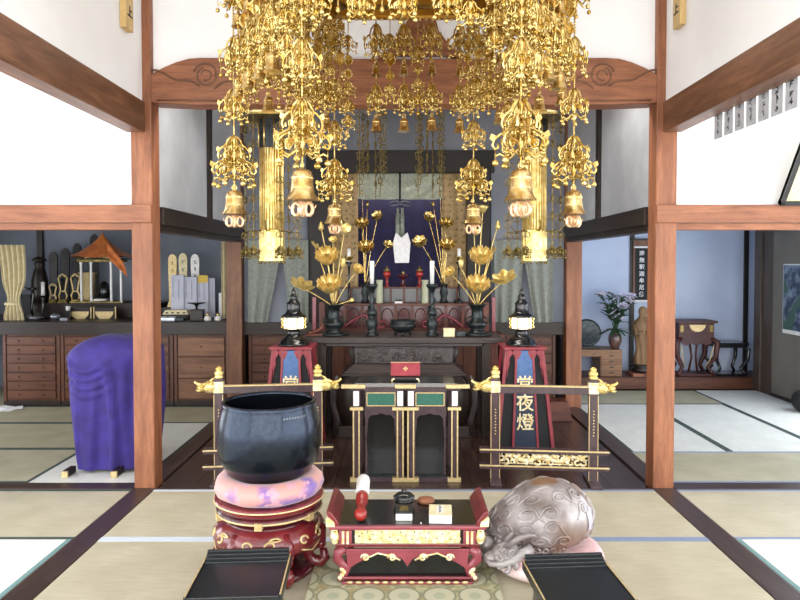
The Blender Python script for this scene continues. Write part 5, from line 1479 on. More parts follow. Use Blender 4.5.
# purple draped stand
pu = P(119, 471, 4.99); hgt = P(119, 335, 5.0).z
pw_, pd_ = .325, .22
t = thing('draped_stand', 'tall purple cloth draped stand partly hidden behind the left timber post', 'draped stand', (pu.x, 4.99, .002))
def drape(u, v):
    a = 2*PI*u; c, s = math.cos(a), math.sin(a)
    sq = lambda w, e: math.copysign(abs(w)**e, w)
    if v < .22:
        q = v/.22; rr = q; z = hgt - .03*q**2 + .018*math.sin(3*a+1)*q*(1-q)
        x = pw_*rr*sq(c, .6); y = pd_*rr*sq(s, .6)
        z -= .05*max(0, -c)**2*q**3*.6 + .07*q**4
        return (x, y, z)
    q = (v-.22)/.78
    z = hgt - .10 - (hgt-.125)*q - .03*max(0, -c)**2*(1-q)
    rr = 1.0 + .03*math.sin(q*PI) - .13*q**1.3
    n1 = math.sin(a*6 + 1.8*math.sin(2*a) + 1.2*q); n2 = math.sin(a*13 + 3*q)
    amp = min(1, q*2.5)
    fold = (.022*n1 + .008*n2)*amp
    # tucked pleats sagging from the camera side corners
    d = math.exp(-((s+.9)/.45)**2)
    fold += .020*d*math.sin(16*(q*1.0 + .10*c + .12*c*c))*math.exp(-q*4.0)
    x = (pw_*rr + fold)*sq(c, .62); y = (pd_*rr + fold)*sq(s, .62)
    x += .035*q*(1 if c < 0 else -.2)
    if s < .1:
        k_ = min(1, max(0, (.1-s)*2)); dd = 0
        if x < .05:
            for i_ in range(4):
                zc_ = hgt - .135 - .075*i_ - (.11-.012*i_)*math.sin(PI*max(0, min(1, (x+.34)/.40)))
                dd += (.030-.004*i_)*math.exp(-((z-zc_)/.020)**2)
        for xc_, w_, am in ((.04+.02*math.sin(z*5), .022, .045), (.13, .03, .02), (-.13+.10*(z/hgt), .03, .018), (-.24+.05*z, .025, .014)):
            dd += am*math.exp(-((x-xc_)/w_)**2)*min(1, max(0, (hgt-.16-z)*6))
        if x > .05: dd -= .025*min(1, (x-.05)*8)
        y -= dd*k_
    return (x, y, z)
MB().surf(drape, 170, 100, 0, None, .006).build('purple_cloth', M['purple'], t)
for x in (-.27, .09):
    f_ = MB().box((x-.02,-pd_-.06,0),(x+.02,-pd_+.06,.05)).build('foot', M['darkY'], t, .004)
    MB().box((x-.022,-pd_-.075,0),(x+.022,-pd_-.055,.045)).build('gold_cap', M['gold_paint'], f_, .003)
# papers on the mat
t = solo('papers', MB().box((-.12,-.09,0),(.10,.08,.004)).cbox((.04,.03,.008),(.20,.15,.004), rz=.5).cbox((-.05,.05,.013),(.18,.12,.004), rz=-.4), M['paper'], 'loose white papers on the mat in front of the leftmost cabinet', 'papers', (P(8,409,6.95).x, 6.93, .002))

# second tier shelf on the left
z2 = Lz(303, 7.7)
t = thing('altar_shelf', 'dark raised shelf on the cabinet top carrying the orange roofed shrine and tablets', 'shelf', ((L(27,7.7)+L(160,7.7))/2, 7.85, zt5))
w = (L(160,7.7)-L(27,7.7))/2; hz = z2-zt5
MB().box((-w,-.19,hz-.025),(w,.30,hz)).build('top_board', M['darkX'], t, .003); MB().box((-w,-.17,0),(w,-.15,hz-.025)).build('front_board', M['darkX'], t); 
for s in (-1, 1): MB().box((s*w-.02*(s>0),-.15,0),(s*w+.02*(s<0),.29,hz-.025)).build('end_board', M['darkX'], t)
z2 += .0008
# palanquin shaped shrine
sx_ = L(103, 7.8); s1 = Lz(250, 7.75)
t = thing('shrine', 'small shrine with orange cloth roof, gilt eaves and four white posts', 'shrine', (sx_+.0, 7.80, z2))
sw_, sd_ = .235, .10
zr1 = Lz(262, 7.7)-z2
for x in (-sw_, -sw_*.38, sw_*.36, sw_):
    pass
for x in (L(81,7.7)-sx_, L(95,7.8)-sx_, L(111,7.7)-sx_, L(124.5,7.8)-sx_):
    y = -sd_ if x in () else (-.09 if abs(x) > .0 else 0)
    q = MB().lathe([(.0001,0),(.018,0),(.018,.02),(.013,.03),(.013,zr1-.03),(.018,zr1-.02),(.018,zr1),(.0001,zr1)], (x, -.09, 0), 12).build('white_post', M['candle'], t)
MB().box((-sw_-.03,-.13,-.0),(sw_+.03,.13,.018)).build('base', M['gold_dark'], t, .003)
MB().box((-sw_-.02,-.11,zr1),(sw_+.02,.11,zr1+.03)).build('beam', M['gold_dark'], t, .003)
q = MB(); q.tube([(-.25,-.125,zr1+.055),(-.17,-.13,zr1+.035),(-.10,-.13,zr1+.055),(0,-.13,zr1+.085),(.10,-.13,zr1+.055),(.17,-.13,zr1+.035),(.25,-.125,zr1+.055)], .022, 6)
q.build('gilt_gable', M['gold'], t)
q = MB()
def roof(u, v):
    a = 2*PI*u; c, s = math.cos(a), math.sin(a); sq = lambda w: math.copysign(abs(w)**.6, w)
    r_ = v; z = zr1 + .36 - .31*v**.66 + .022*abs(c*s)*4*v**3*.6
    return ((sw_+.11)*r_*sq(c), .19*r_*sq(s), z)
q.surf(roof, 40, 10, 0, None, .006); q.build('orange_roof_cloth', M['orange'], t)
q = MB(); q.surf(lambda u, v: ((.14+.19*v+.05*u*v)+.0, -.185-.01*math.sin(u*9), zr1+.20-.14*u-.24*v+.04*(1-u)), 8, 8, 0, None, .004); q.build('hanging_cloth', M['orange'], t)
MB().box((-sw_-.06,-.16,zr1+.03),(sw_+.06,.16,zr1+.045)).build('eaves', M['black'], t, .003)
MB().lathe([(.0001,.02),(.07,.02),(.09,.035),(.05,.05),(.0001,.05)], (-.02,-.03,0), 18).build('white_dish', M['white'], t)
MB().lathe([(.0001,.05),(.05,.05),(.07,.12),(.05,.22),(.02,.25),(.0001,.26)], (0,.04,0), 14).build('dark_figure', M['black'], t)
# memorial tablets standing in a row behind
def tablet(label, u, vt, vb, Y, m, mt, w=.06, cat='memorial tablet', z=None, wr=0, group=None):
    x = L(u, Y); z = z2 if z is None else z; h = Lz(vt, Y) - z
    t = thing('memorial_tablet', label, cat, (x, Y, z), 0, group)
    MB().frustum((0,0,0),(w*2.3,.07),(0,0,h*.12),(w*1.6,.05)).build('stepped_base', m, t, .002)
    q = MB(); pl = [(w*.8*1, h*.12),(w, h*.88)] + [(w*math.cos(a*PI/8), h*.88 + h*.12*math.sin(a*PI/8)) for a in range(1, 8)] + [(-w, h*.88), (-w*.8, h*.12)]
    q.prism(pl, .022); o = q.build('tablet_board', mt, t, .002)
    if wr:
        q = MB()
        for k in range(wr): q.merge(brush_marks(1, w*1.1, k+int(u)), Matrix.Translation((0,-.0125,h*.84 - k*(h*.62)/wr)))
        q.build('written_characters', M['gold_dark'] if mt is M['gold_paint'] else M['inkgrey'], o)
    return t
for i, (u, vt) in enumerate(((54, 252), (66, 248), (78, 243), (95, 234))):
    tablet(('shortest and leftmost', 'second', 'third', 'tallest')[i] + ' of four black memorial tablets rising behind the gilt altar stands', u, vt, 302, 7.98+.0*i, M['shadowZ'], M['shadowZ'], .052)
# little gilt frames/stands in front
def giltstand(label, u, vt, Y=7.72, w=.055):
    x = L(u, Y); h = Lz(vt, Y) - z2
    t = thing('gilt_stand', label, 'gilt stand', (x, Y, z2))
    MB().box((-w,-.03,0),(w,.03,.02)).box((-w*.8,-.025,.02),(w*.8,.025,.04)).build('base', M['gold_dark'], t, .002)
    q = MB()
    for s in (-1, 1): q.tube([(s*w*.7,0,.04),(s*w*.9,0,h*.25),(s*w*.45,0,h*.42),(s*w*.75,0,h*.7),(s*w*1.0,0,h*.85),(s*w*.5,0,h*.93)], .010, 6)
    q.tube([(-w*.6,0,h*.4),(w*.6,0,h*.4)], .010, 6); q.tube([(-w*.8,0,h*.9),(-w*.3,0,h*.96),(0,0,h),(w*.3,0,h*.96),(w*.8,0,h*.9)], .013, 6)
    q.build('gilt_scroll_frame', M['gold_paint'], t)
    MB().box((-w*.35,-.005,h*.45),(w*.35,.012,h*.85)).build('dark_plaque', M['black'], t)
giltstand('smallest gilt scroll stand at the left end of the dark shelf', 53, 284, 7.70, .045)
giltstand('tall gilt scroll stand, left of the middle one, below the black tablets', 63, 274)
giltstand('tall gilt scroll stand just left of the white posted shrine', 75.5, 274, 7.70)
t = thing('gilt_chest', 'gold leaf case standing behind the first white post of the shrine', 'case', (L(88,7.93), 7.93, z2))
h = Lz(274,7.93)-z2; MB().frustum((0,0,0),(.13,.08),(0,0,h),(.16,.08)).build('case_body', M['gold_paint'], t, .004); MB().box((-.095,-.05,h),(.095,.05,h+.02)).build('cap', M['gold_paint'], t, .003)
# brown carved figure left
t = thing('dark_wood_figure', 'dark brown hooded wooden figure in the shadow left of the black tablets', 'figure', (L(40,7.95), 7.95, z2))
h = Lz(258,7.95)-z2
MB().lathe([(.0001,0),(.10,0),(.09,h*.2),(.085,h*.5),(.06,h*.72),(.045,h*.78),(.055,h*.86),(.04,h*.97),(.0001,h)], n=18, sx=1.1).build('body', M['darkZ'], t)
MB().lathe([(.0001,h*.98),(.09,h*.93),(.06,h*1.0),(.0001,h*1.04)], n=18).build('hood', M['darkZ'], t)
# cabinet-top items in front
yT = 7.36
def top_item(name, label, cat, u, parts, Y=yT, sc=1, z=None):
    t = thing(name, label, cat, (L(u, Y), Y, zt5 if z is None else z)); t.scale = (sc,)*3
    for n_, mb, m in parts: mb.build(n_, m, t)
    return t
for u, lab in ((80.5, 'half round gold panel in a dark frame, left one in front of the dark shelf'), (105, 'half round gold panel in a dark frame, right one in front of the dark shelf')):
    q = MB(); q.prism(([(.105*math.cos(a*PI/12), -.105*.0+.085 - .095*math.sin(a*PI/12)) for a in range(13)]), .012, Matrix.Translation((0,-.016,0)))
    top_item('gold_panel_frame', lab, 'panel', u, [('frame', MB().box((-.125,-.01,0),(.125,.01,.125)), M['dark'+'X']), ('side_post', MB().box((-.13,-.014,0),(-.12,.0,.14)), M['gold_paint']), ('side_post', MB().box((.12,-.014,0),(.13,.0,.14)), M['gold_paint']), ('gold_half_disc', q, M['gold_paint'])], 7.5)
lidcup = lambda r, h: MB().lathe([(.0001,0),(r*.6,0),(r,h*.45),(r,h*.6),(r*.5,h*.9),(.0001,h)], n=18)
top_item('silver_dish', 'low silver dish on the cabinet top, left of the black stand', 'dish', 35, [('dish_body', lidcup(.07,.05), M['silver'])])
top_item('lidded_cup', 'small white lidded cup on the cabinet top left of the gold half round panels', 'cup', 55, [('cup_body', lidcup(.055,.075), M['silver'])])
top_item('white_cup', 'tiny white cup on a black block above the lidded cup', 'cup', 68, [('block', MB().box((-.03,-.02,0),(.03,.02,.10)), M['black']), ('cup_body', MB().lathe([(.0001,.10),(.022,.10),(.026,.15),(.0001,.148)], n=14), M['white'])], 7.45)
top_item('silver_box', 'small silver box beside the lidded cup', 'box', 64, [('box_body', MB().box((-.04,-.02,0),(.04,.02,.028)), M['silver'])], 7.28)
top_item('candle_stand', 'black candle stand holding a white candle in front of the dark figure', 'candlestick', 43, [('black_stand', MB().lathe([(.0001,0),(.05,0),(.02,.03),(.015,.22),(.03,.27),(.0001,.27)], n=14), M['black'])], 7.5)
x = L(43,7.5); solo('candle', MB().lathe([(.0001,0),(.021,0),(.02,.155),(.0001,.157)], n=14), M['candle'], 'white candle on the black stand by the beige curtain', 'candle', (x, 7.5, zt5+.2705))
t = thing('black_stool', 'black curved stool standing on the cabinet top by the beige curtain', 'stool', (L(27,7.55), 7.55, zt5))
for s in (-1, 1): MB().tube([(s*.07,0,.0),(s*.05,0,.12),(s*.075,0,.28),(s*.06,0,.34)], .012, 7).build('leg', M['black'], t)
MB().box((-.09,-.05,.33),(.09,.05,.36)).build('top', M['black'], t, .004)
MB().box((-.05,-.02,.05),(.05,.02,.28)).build('panel', M['blackmatt'], t)
# beige curtain on the left
t = thing('beige_curtain', 'beige pleated curtain tied at mid height at the left photo edge', 'curtain', (L(12,7.3), 7.30, 1.0))
def cf(u, v):
    z = .78 - .98*v*.87; g = math.exp(-((v-.72)/.16)**2); wdt = (.150 - .03*v)*(1-.45*g) ; xx = (u-.5)*2*wdt + .03*v + .012*math.sin(v*5)
    return (xx, .018*math.sin(u*5*2*PI)*(1-.3*g), z)
MB().surf(cf, 44, 20, 0, None, .004).build('cloth', M['beige'], t)
MB().lathe([(.085,.10),(.09,.115),(.085,.13)], n=18, sy=.35).build('tie_band', M['beige'], t)
# things in the bay between the two left posts
for u, vt, m, lab, wr in ((173, 254, M['gold_paint'], 'gold memorial tablet, left of the cream one', 4), (183.5, 253, M['cream'], 'cream memorial tablet between the gold one and the white framed one', 4), (195.5, 254, M['white'], 'white framed memorial tablet with dark writing panel', 5)):
    tb_ = tablet(lab, u, vt, 302, 7.75, M['gold_paint'], m, .052, z=zt5+.12, wr=wr)
t = thing('tiered_stand', 'dark two step stand carrying the gold and cream tablets', 'stand', (L(188,7.8), 7.80, zt5))
MB().box((-.28,-.12,0),(.28,.20,.1195)).build('step', M['darkX'], t, .003)
t = thing('offering_tray', 'pale slatted offering tray on the dark stand between the two left timber posts', 'tray', (L(178,7.5), 7.48, zt5+.055))
MB().frustum((0,0,0),(.30,.14),(0,0,.05),(.24,.12)).build('tray_body', M['cream'], t, .003)
for k in range(4):
    MB().cbox((-.10+.066*k,-.066,.02),(.03,.006,.016)).build('opening', M['dark'+'X'], t)
solo('tray_block', MB().box((-.14,-.06,0),(.14,.06,.0545)), M['darkX'], 'dark block under the pale slatted tray', 'block', (L(178,7.5), 7.48, zt5))
for i, (u, v0, w) in enumerate(((178, 275, .075), (191, 277, .075), (203.5, 277, .065), (212.5, 278, .035))):
    Y = 7.60 + .02*i; zz_ = zt5+.14 if i < 0 else zt5+.0; 
    h = Lz(v0, Y) - zt5
    t = thing('wrapped_box', ('first', 'second', 'third', 'narrow last')[i] + ' of four upright pale grey boxes in front of the gold and cream tablets', 'box', (L(u, Y), Y, zt5))
    MB().box((-w,-.02,0),(w,.02,h)).build('box_body', mat('pale_grey_card_%d' % i, 'C2C5D2', .7, c2='B4B7C6', scale=8), t, .003)
    q = MB(); q.box((-w*.7,-.022,h*.5),(-w*.64,-.0195,h*.92)).box((w*.2,-.022,h*.45),(w*.26,-.0195,h*.9)); q.build('printed_line', M['inkgrey'], t)
    if i == 2: MB().box((-w*.9,-.023,h*.86),(w*.9,.023,h+.02)).build('yellow_band', mat('yellow_card', 'D9B94A', .6), t, .002)
t = thing('black_offering_stand', 'black stemmed offering stand in front of the grey boxes', 'stand', (L(196.5,7.42), 7.42, zt5))
MB().lathe([(.0001,0),(.05,0),(.045,.02),(.015,.04),(.012,.15),(.03,.17),(.10,.185),(.105,.195),(.0001,.19)], n=20).build('stem_and_dish', M['black'], t)
solo('dark_casket', MB().box((-.07,-.04,0),(.07,.04,.11)).box((-.075,-.045,.11),(.075,.045,.125)), M['darkX'], 'dark small casket left of the two little white dolls', 'box', (L(197,7.26), 7.27, zt5), bevel=.003)
for u, lab in ((207.5, 'left of two small white figurines with gold heads on the cabinet top'), (218, 'right of two small white figurines with gold heads on the cabinet top')):
    t = thing('figurine', lab, 'figurine', (L(u,7.25), 7.25, zt5), 0)
    MB().lathe([(.0001,0),(.035,0),(.042,.02),(.032,.045),(.018,.055),(.0001,.056)], n=16).build('body', M['white'], t)
    MB().ball((0,0,.070), .020, n=12, m=8).build('head', M['gold_bell'], t)
for u, v, lab in ((163, 318, 'silver wrapped packet on the cabinet top beside the left timber post'), (172, 320, 'pale packet on the cabinet top, right of the silver one'), (180, 317, 'dark packet on the cabinet top before the slatted tray')):
    solo('packet', MB().box((-.055,-.03,0),(.05,.03,.035)).cbox((.0,0,.042),(.08,.05,.010), rz=.3), M['silver'] if u != 180 else M['bronze'], lab, 'packet', (L(u,7.24), 7.24, zt5), bevel=.003)
solo('pale_card', MB().box((-.035,-.008,0),(.035,.008,.30)), M['paper'], 'upright pale card at the right end of the cabinet top by the back post', 'card', (L(222,7.5), 7.5, zt5+.0), bevel=.002)
t = thing('beige_curtain', 'narrow beige curtain strip against the left timber back post', 'curtain', (L(227,7.4), 7.44, 1.0))
MB().surf(lambda u, v: ((u-.5)*.15, .02*math.sin(u*3*2*PI), .82-.88*v), 24, 8, 0, None, .004).build('cloth', M['beige'], t)

# ================================================================== RIGHT ROOM
zs = .1485
def Rx(u, Y): return P(u, 330, Y).x
def Rz(v, Y): return P(700, v, Y).z
# desk
dy0 = 8.12
x0, x1 = Rx(566, dy0), Rx(622.5, dy0); h = Rz(350, dy0)-zs
t = thing('drawer_desk', 'small wooden desk with four drawers and open knee space in the white room', 'desk', ((x0+x1)/2, dy0+.2, zs))
w = (x1-x0)/2; xs = Rx(601, dy0)-(x0+x1)/2
MB().box((-w,-.2,h-.022),(w,.2,h)).build('top_board', M['ltwood'], t, .003)
MB().box((-w,-.19,h-.085),(xs,.19,h-.022)).build('apron', M['ltwood'], t, .003)
MB().box((-w,-.19,0),(-w+.03,.19,h-.085)).build('side_panel', M['ltwood'], t, .003)
MB().box((xs,-.19,0),(w,.19,h-.022)).build('drawer_case', M['ltwood'], t, .003)
for k in range(4):
    dh = (h-.05)/4; d = MB().box((xs+.015,-.198,.012+k*dh),(w-.015,-.188,.012+(k+1)*dh-.008)).build('drawer', M['ltwood'], t, .002)
    MB().cbox(((xs+w)/2,-.203,.012+(k+.5)*dh),(.05,.01,.012)).build('handle', M['darkX'], d)
for k in range(2):
    MB().cbox((-w*.62+.22*k,-.193,h-.052),(.03,.008,.010)).build('handle', M['darkX'], t)
h += zs
t = thing('round_plate', 'large dark round plate leaning on a stand on the wooden desk', 'plate', (Rx(587.5,8.25), 8.27, h+.0005))
q = MB(); q.lathe([(.0001,0),(.15,.0),(.172,.012),(.175,.022),(.150,.014),(.0001,.012)], M=Matrix.Rotation(R(78), 4, 'X'), c=(0,0,.20), n=36); q.build('plate_disc', M['bronze'], t)
MB().box((-.13,-.06,0),(.15,.06,.03)).build('base', M['darkX'], t, .003)
t = thing('flower_vase', 'brown glazed vase standing on the right end of the wooden desk', 'vase', (Rx(615,8.22), 8.22, h+.0005))
MB().lathe([(.0001,0),(.045,0),(.052,.02),(.078,.08),(.085,.13),(.075,.18),(.05,.22),(.05,.235),(.062,.25),(.045,.245),(.0001,.22)], n=28).build('vase_body', mat('brown_glaze', '6A4A42', .25, c2='4A3430', scale=12, coat=.4), t)
fb = (Rx(615,8.22), 8.22, h+.23)
t = thing('lily_bouquet', 'bouquet of white and lilac lilies with green leaves in the brown vase', 'bouquet', fb)
rr = random.Random(21)
st_ = MB(); lf = MB()
heads = []
for k in range(22):
    a = rr.random()*2*PI; sp = .05+.22*rr.random(); hh = .16+.32*rr.random()
    e = Vector((sp*math.cos(a), sp*math.sin(a)*.6, hh)); st_.tube([(0,0,-.05), e*.45+Vector((0,0,.05)), e], .004, 5)
    for j in range(5):
        f_ = .45+.12*j; b0 = e*f_; az = rr.random()*2*PI
        Mx = Matrix.Translation(b0) @ Matrix.Rotation(az, 4, 'Z') @ Matrix.Rotation(R(20+30*rr.random()), 4, 'X')
        petal(lf, Mx, .11+.06*rr.random(), .021, -.3)
    heads.append((e, a))
for k in range(14):
    a = rr.random()*2*PI; Mx = Matrix.Translation((0,0,.02)) @ Matrix.Rotation(a, 4, 'Z') @ Matrix.Rotation(R(-5+25*rr.random()), 4, 'X'); petal(lf, Mx, .22, .02, -.4)
st_.build('stems', M['leaf'], t); tag(lf.build('leaves', M['leaf'], t), kind='stuff')
for k, (e, a) in enumerate(heads[:17]):
    q = MB()
    for j in range(6):
        Mx = Matrix.Translation(e) @ Matrix.Rotation(a, 4, 'Z') @ Matrix.Rotation(R(35), 4, 'X') @ Matrix.Rotation(j*PI/3, 4, 'Z') @ Matrix.Rotation(R(30), 4, 'X')
        petal(q, Mx, .06, .018, -.4)
    q.build('lily', M['petal'], t)
# wood statue, hanging scroll, box
t = thing('wooden_statue', 'pale carved wooden standing figure on a lotus base, half hidden by the right post', 'statue', (Rx(643,8.25), 8.26, zs+.14))
q = MB(); H = Rz(306,8.25)-zs-.14
def stat(u, v):
    a = 2*PI*u; prof = [(.0,.10),(.1,.105),(.25,.085),(.45,.10),(.6,.125),(.72,.12),(.80,.06),(.84,.045),(.88,.058),(.94,.055),(.99,.03),(1.0,.001)]
    for (a0, r0), (a1, r1) in zip(prof, prof[1:]):
        if v <= a1: r_ = r0+(r1-r0)*(v-a0)/(a1-a0); break
    fo = 1 + (.06*math.sin(a*7+v*9) if v < .75 else .0)
    return (r_*fo*math.cos(a), r_*fo*.7*math.sin(a), H*v)
q.surf(stat, 40, 44); q.build('robed_figure', M['statuewood'], t)
q = MB(); q.tube([(-.11,-.02,H*.68),(-.10,-.08,H*.52),(-.02,-.11,H*.56)], [.035,.03,.02], 8); q.build('arm', M['statuewood'], t)
q = MB(); q.tube([(.11,-.02,H*.68),(.10,-.08,H*.52),(.02,-.11,H*.56)], [.035,.03,.02], 8); q.build('arm', M['statuewood'], t)
MB().lathe([(.0001,-.10),(.13,-.10),(.15,-.07),(.10,-.04),(.15,-.01),(.13,.0),(.0001,.0)], n=24).build('lotus_base', M['darkX'], t)
t2 = thing('statue_box', 'reddish wooden box with a knob carrying the carved statue', 'box', (Rx(641,8.2), 8.22, zs))
MB().box((-.13,-.12,0),(.16,.16,.038)).build('box_body', M['postX'], t2, .004)
q = MB(); q.ball((.02,-.125,.02), .008, n=8, m=5); q.build('knob', M['darkX'], t2)
t = thing('hanging_scroll', 'black hanging scroll with white characters beside the right timber post', 'scroll', (Rx(641,8.55), 8.555, Rz(300,8.55)))
sh = Rz(248,8.55)-Rz(300,8.55)
MB().box((-.11,-.006,-.02),(.11,.0,sh+.10)).build('mount', M['beam'+'Z'], t)
MB().box((-.085,-.012,.0),(.085,-.006,sh)).build('dark_field', M['blackmatt'], t)
q = text_mesh('南無釈迦牟尼佛', .072, .001, True, 1.25, .001); q2 = MB().merge(q, Matrix.Translation((.0,-.014,sh/2))); q2.build('characters', M['paper'], t)
for zz_ in (-.022, sh+.0): MB().box((-.10,-.014,zz_),(.10,-.0055,zz_+.022)).build('rod', M['paper'], t)
MB().box((-.13,-.012,sh+.10),(.13,.012,sh+.125)).build('top_rod', M['darkX'], t)
MB().tube([(0,0,sh+.12),(0,.005,1.9-Rz(300,8.55)+.0)], .003, 5).build('cord', M['ink'], t)
# red stand with gold half disc
def cab_stand(name, label, u0, u1, vt, Y, m, gold):
    x0, x1 = Rx(u0, Y), Rx(u1, Y); H = Rz(vt, Y)-zs; w = (x1-x0)/2; d = min(w, .17)
    t = thing(name, label, 'stand', ((x0+x1)/2, Y+d, zs))
    MB().box((-w,-d,H-.03),(w,d,H)).build('top_board', m, t, .004)
    fh = H*.30
    if gold: MB().box((-w*.86,-d*.86,H-.03-fh),(w*.86,d*.86,H-.03)).build('frieze_box', m, t, .004)
    else: MB().box((-w*.9,-d*.9,H-.065),(w*.9,d*.9,H-.03)).build('frieze_box', m, t, .004)
    z1 = H-.03-(fh if gold else .03)
    if gold:
        q = MB(); q.prism([(.10*math.cos(a*PI/12), H-.05-.09*math.sin(a*PI/12)) for a in range(13)], .008, Matrix.Translation((.01,-d*.86-.004,0)))
        q.build('gold_half_disc', M['gold_paint'], t)
        for s in (-1, 1): MB().box((s*w*.72-.02,-d*.86-.004,H-.14),(s*w*.72+.02,-d*.86,H-.06)).build('gold_tablet', M['gold_dark'], t)
    for sx in (-1, 1):
        for sy in (-1, 1):
            q = MB(); q.tube([(sx*w*.75,sy*d*.7,z1+.02),(sx*w*1.0,sy*d*.95,z1-.03),(sx*w*.95,sy*d*.9,z1*.55),(sx*w*.62,sy*d*.6,z1*.25),(sx*w*.75,sy*d*.75,.06),(sx*w*.9,sy*d*.9,.012)], [.034,.038,.032,.026,.026,.022] if gold else [.02,.024,.022,.018,.018,.016], 8)
            lg = q.build('leg', m, t)
            if gold and sy < 0:
                q = MB(); q.tube([(sx*w*.80,-d-.012,z1-.06),(sx*w*.66,-d*.8-.015,z1*.45),(sx*w*.5,-d*.65-.01,z1*.25)], .007, 5); q.build('gold_edge', M['gold_paint'], lg)
    if gold:
        q = MB(); K = 20
        pl = [(-w*.75, z1+.01)] + [(-w*.75+1.5*w*k/K, z1-.035-.035*abs(math.sin(k/K*PI*3))) for k in range(K+1)] + [(w*.75, z1+.01)]
        q.prism(pl, .014, Matrix.Translation((0,-d*.82,0))); q.build('cusped_apron', m, t)
        q = MB(); q.tube([(-w*.2,-d*.3,z1),(-w*.1,-d*.4,z1*.5),(-w*.22,-d*.3,.04)], .014, 6); q.tube([(w*.2,-d*.3,z1),(w*.1,-d*.4,z1*.5),(w*.22,-d*.3,.04)], .014, 6); q.build('inner_bracket', m, t)
    MB().box((-w*.85,-d*.85,.0),(w*.85,d*.85,.025)).build('base_board', m, t, .004)
cab_stand('red_lacquer_stand', 'dark red lacquered stand with gold half disc and curved legs beside the right timber post', 677, 718, 321, 8.12, M['redwood'], True)
cab_stand('black_stand', 'lower black stand with curved legs right of the dark red one', 717, 749.5, 343, 8.14, M['black'], False)
# framed picture on the olive panel
yy0, yy1 = 6.95, 7.44; z0_, z1_ = P(790,335,7.2).z, P(790,264,7.2).z
t = thing('wall_picture', 'framed dark blue picture on the olive sliding panel at the right photo edge', 'picture', (4.364, (yy0+yy1)/2, (z0_+z1_)/2))
hy, hz_ = (yy1-yy0)/2, (z1_-z0_)/2
MB().box((-.01,-hy,-hz_),(.009,hy,hz_)).build('frame', M['white'], t, .002)
m, nt, bb = newmat('picture_print'); f, _ = noisemap(nt, 9, (1,1,1), 4); col = mixrgb(nt, ramp(nt, f, .42, .6), lin('2C3A52'), lin('7C8CA0')); f2, _ = noisemap(nt, 4, (1,1,1), 2); col = mixrgb(nt, ramp(nt, f2, .52, .6), col, lin('3C5A50')); nt.links.new(col, bb.inputs['Base Color'])
MB().box((-.013,-hy+.012,-hz_+.045),(-.009,hy-.012,hz_-.012)).build('print', m, t)
# black rounded bag at the edge
p = P(803, 410, 6.2); solo('black_bag', MB().surf(lambda u, v: ((.14*math.sin(PI*(.06+.94*v))**.45)*math.copysign(abs(math.cos(2*PI*u))**.7, math.cos(2*PI*u)), (.12*math.sin(PI*(.06+.94*v))**.45)*math.sin(2*PI*u), .24*v+.0), 28, 14), M['blackmatt'], 'black rounded bag on the mat at the right photo edge', 'bag', (PZ(806,412).x, PZ(806,412).y, .003))
# iron bracket under the head rail near the right back post
t = thing('iron_bell', 'small black iron bell hanging in the opening right of the right back post', 'bell', P(577, 254, 7.6))
MB().lathe([(.0001,.0),(.03,-.01),(.04,-.05),(.05,-.12),(.055,-.14),(.0001,-.14)], n=18).build('bell_body', M['black'], t)
MB().tube([(0,0,0),(0,0,2.748-P(577,254,7.6).z)], .004, 5).build('cord', M['black'], t)

# ================================================================== THINGS ON THE NEAR WALLS
for s, u, lab in ((-1, 126, 'small wooden name plaque with ink writing high on the left white wall'), (1, 680, 'small wooden name plaque with ink writing high on the right white wall')):
    Y = 1.80*F/abs(u-CX); z0_ = P(u, 30 if s < 0 else 27, Y).z
    t = thing('name_plaque', lab, 'plaque', (s*1.785, Y, z0_))
    hh = .42; a, c = sorted((-s*.028, s*.013))
    MB().box((a, -.055, 0), (c, .055, hh)).build('board', wood('plaque_wood_%d' % s, 'DDBF86', 'C8A66C', 'Z', .6), t, .003)
    q = MB().merge(brush_marks(2, .07, 4), Matrix.Translation((0,0,.10))).merge(text_mesh('上', .075, .001, True, 1.1, .002), Matrix.Translation((0,0,-.06)))
    q2 = MB().merge(q, Matrix.Translation((-s*.0295, 0, .17)) @ Matrix.Rotation(s*-PI/2, 4, 'Z')); q2.build('ink_writing', M['ink'], t)
M['oldpaper'] = mat('greyed_paper', 'C6C8CE', .85, c2='B2B5BC', scale=14)
for i in range(8):
    Y = 4.0 - .125*i; 
    hh = .34 + .02*(i % 3); w = .052
    t = thing('paper_strip', ['first', 'second', 'third', 'fourth', 'fifth', 'broad sixth', 'seventh', 'nearest eighth'][i] + ' paper strip from the post, hanging with ink writing outside the right beam', 'paper strip', (1.93, Y, 2.335), 0, None)
    MB().box((-.0015, -w, 0), (.0015, w, hh)).build('sheet', M['oldpaper'], t)
    q = MB(); r5 = random.Random(50+i)
    q = brush_marks(5, .040, 60+i); q2 = MB().merge(q, Matrix.Translation((-.0025, .0, .13)) @ Matrix.Rotation(-PI/2, 4, 'Z')); q2.build('ink_writing', M['inkgrey'] if i < 5 else M['ink'], t)
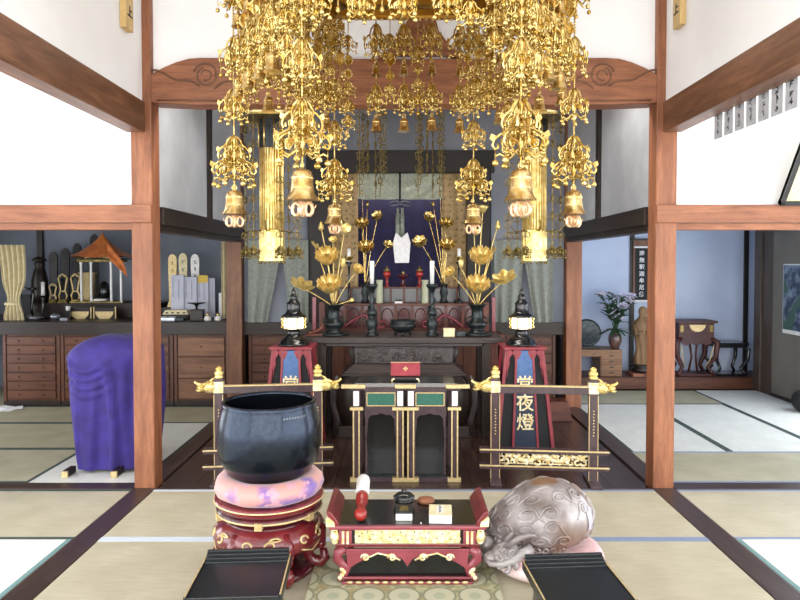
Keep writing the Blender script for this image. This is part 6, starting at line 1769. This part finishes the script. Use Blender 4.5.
# cream framed board leaning out over the right head rail
A = Vector((2.56, Y0-.045, 1.975)); t = thing('framed_board', 'cream framed board with black frame leaning out above the right head rail', 'framed board', A)
Mx = Matrix.Rotation(R(33), 4, 'X')
MB().box((0,-.012,0),(1.2,.012,.62),0,Mx).build('cream_panel', M['cream'], t)
q = MB()
for lo, hi in (((0,-.025,0),(.03,.014,.62)),((1.17,-.025,0),(1.2,.014,.62)),((0,-.025,0),(1.2,.014,.03)),((0,-.025,.59),(1.2,.014,.62))): q.box(lo, hi, 0, Mx)
q.build('black_frame', M['black'], t)
# ================================================================== LIGHT
w = bpy.data.worlds.new('world'); scene.world = w; w.use_nodes = True
bg = w.node_tree.nodes['Background']; bg.inputs[0].default_value = (.92, .96, 1, 1); bg.inputs[1].default_value = 1.15
def area(name, loc, rot, sx, sy, power, col=(1,1,1)):
    l = bpy.data.lights.new(name, 'AREA'); l.shape = 'RECTANGLE'; l.size = sx; l.size_y = sy; l.energy = power; l.color = col
    o = bpy.data.objects.new(name, l); COL.objects.link(o); o.location = loc; o.rotation_euler = rot; return o
# daylight at the open bays (garden side, behind the camera, and both flanks)
area('daylight_front', (0, -2.95, 2.0), (R(90), 0, 0), 8.4, 3.6, 440, (1, .98, .95))
area('daylight_left', (-XO-.15, .6, 1.2), (R(90), 0, R(-90)), 6.4, 2.2, 205, (.95, .97, 1))
area('daylight_right', (XO+.15, .6, 1.2), (R(90), 0, R(90)), 6.4, 2.2, 205, (.95, .97, 1))
area('daylight_room_left', (-XL-.12, 5.9, 1.05), (R(90), 0, R(-90)), 1.9, 2.0, 45, (.95, .97, 1))
area('daylight_room_right', (XO+.12, 5.85, 1.05), (R(90), 0, R(90)), 2.0, 2.0, 60, (.86, .92, 1))
# unseen fill lights added to brighten the dark sanctuary and inner shrine
area('sanctuary_fill', (0, 4.95, 3.2), (R(-28), 0, 0), 2.6, .35, 60, (1, .95, .88))
area('shrine_fill', (0, 7.35, 2.4), (R(-15), 0, 0), 1.2, .2, 7, (1, .9, .78))
scene.view_settings.view_transform = 'Standard'; scene.view_settings.look = 'None'
scene.view_settings.exposure = 0.05; scene.view_settings.gamma = 1; scene.view_settings.use_curve_mapping = False
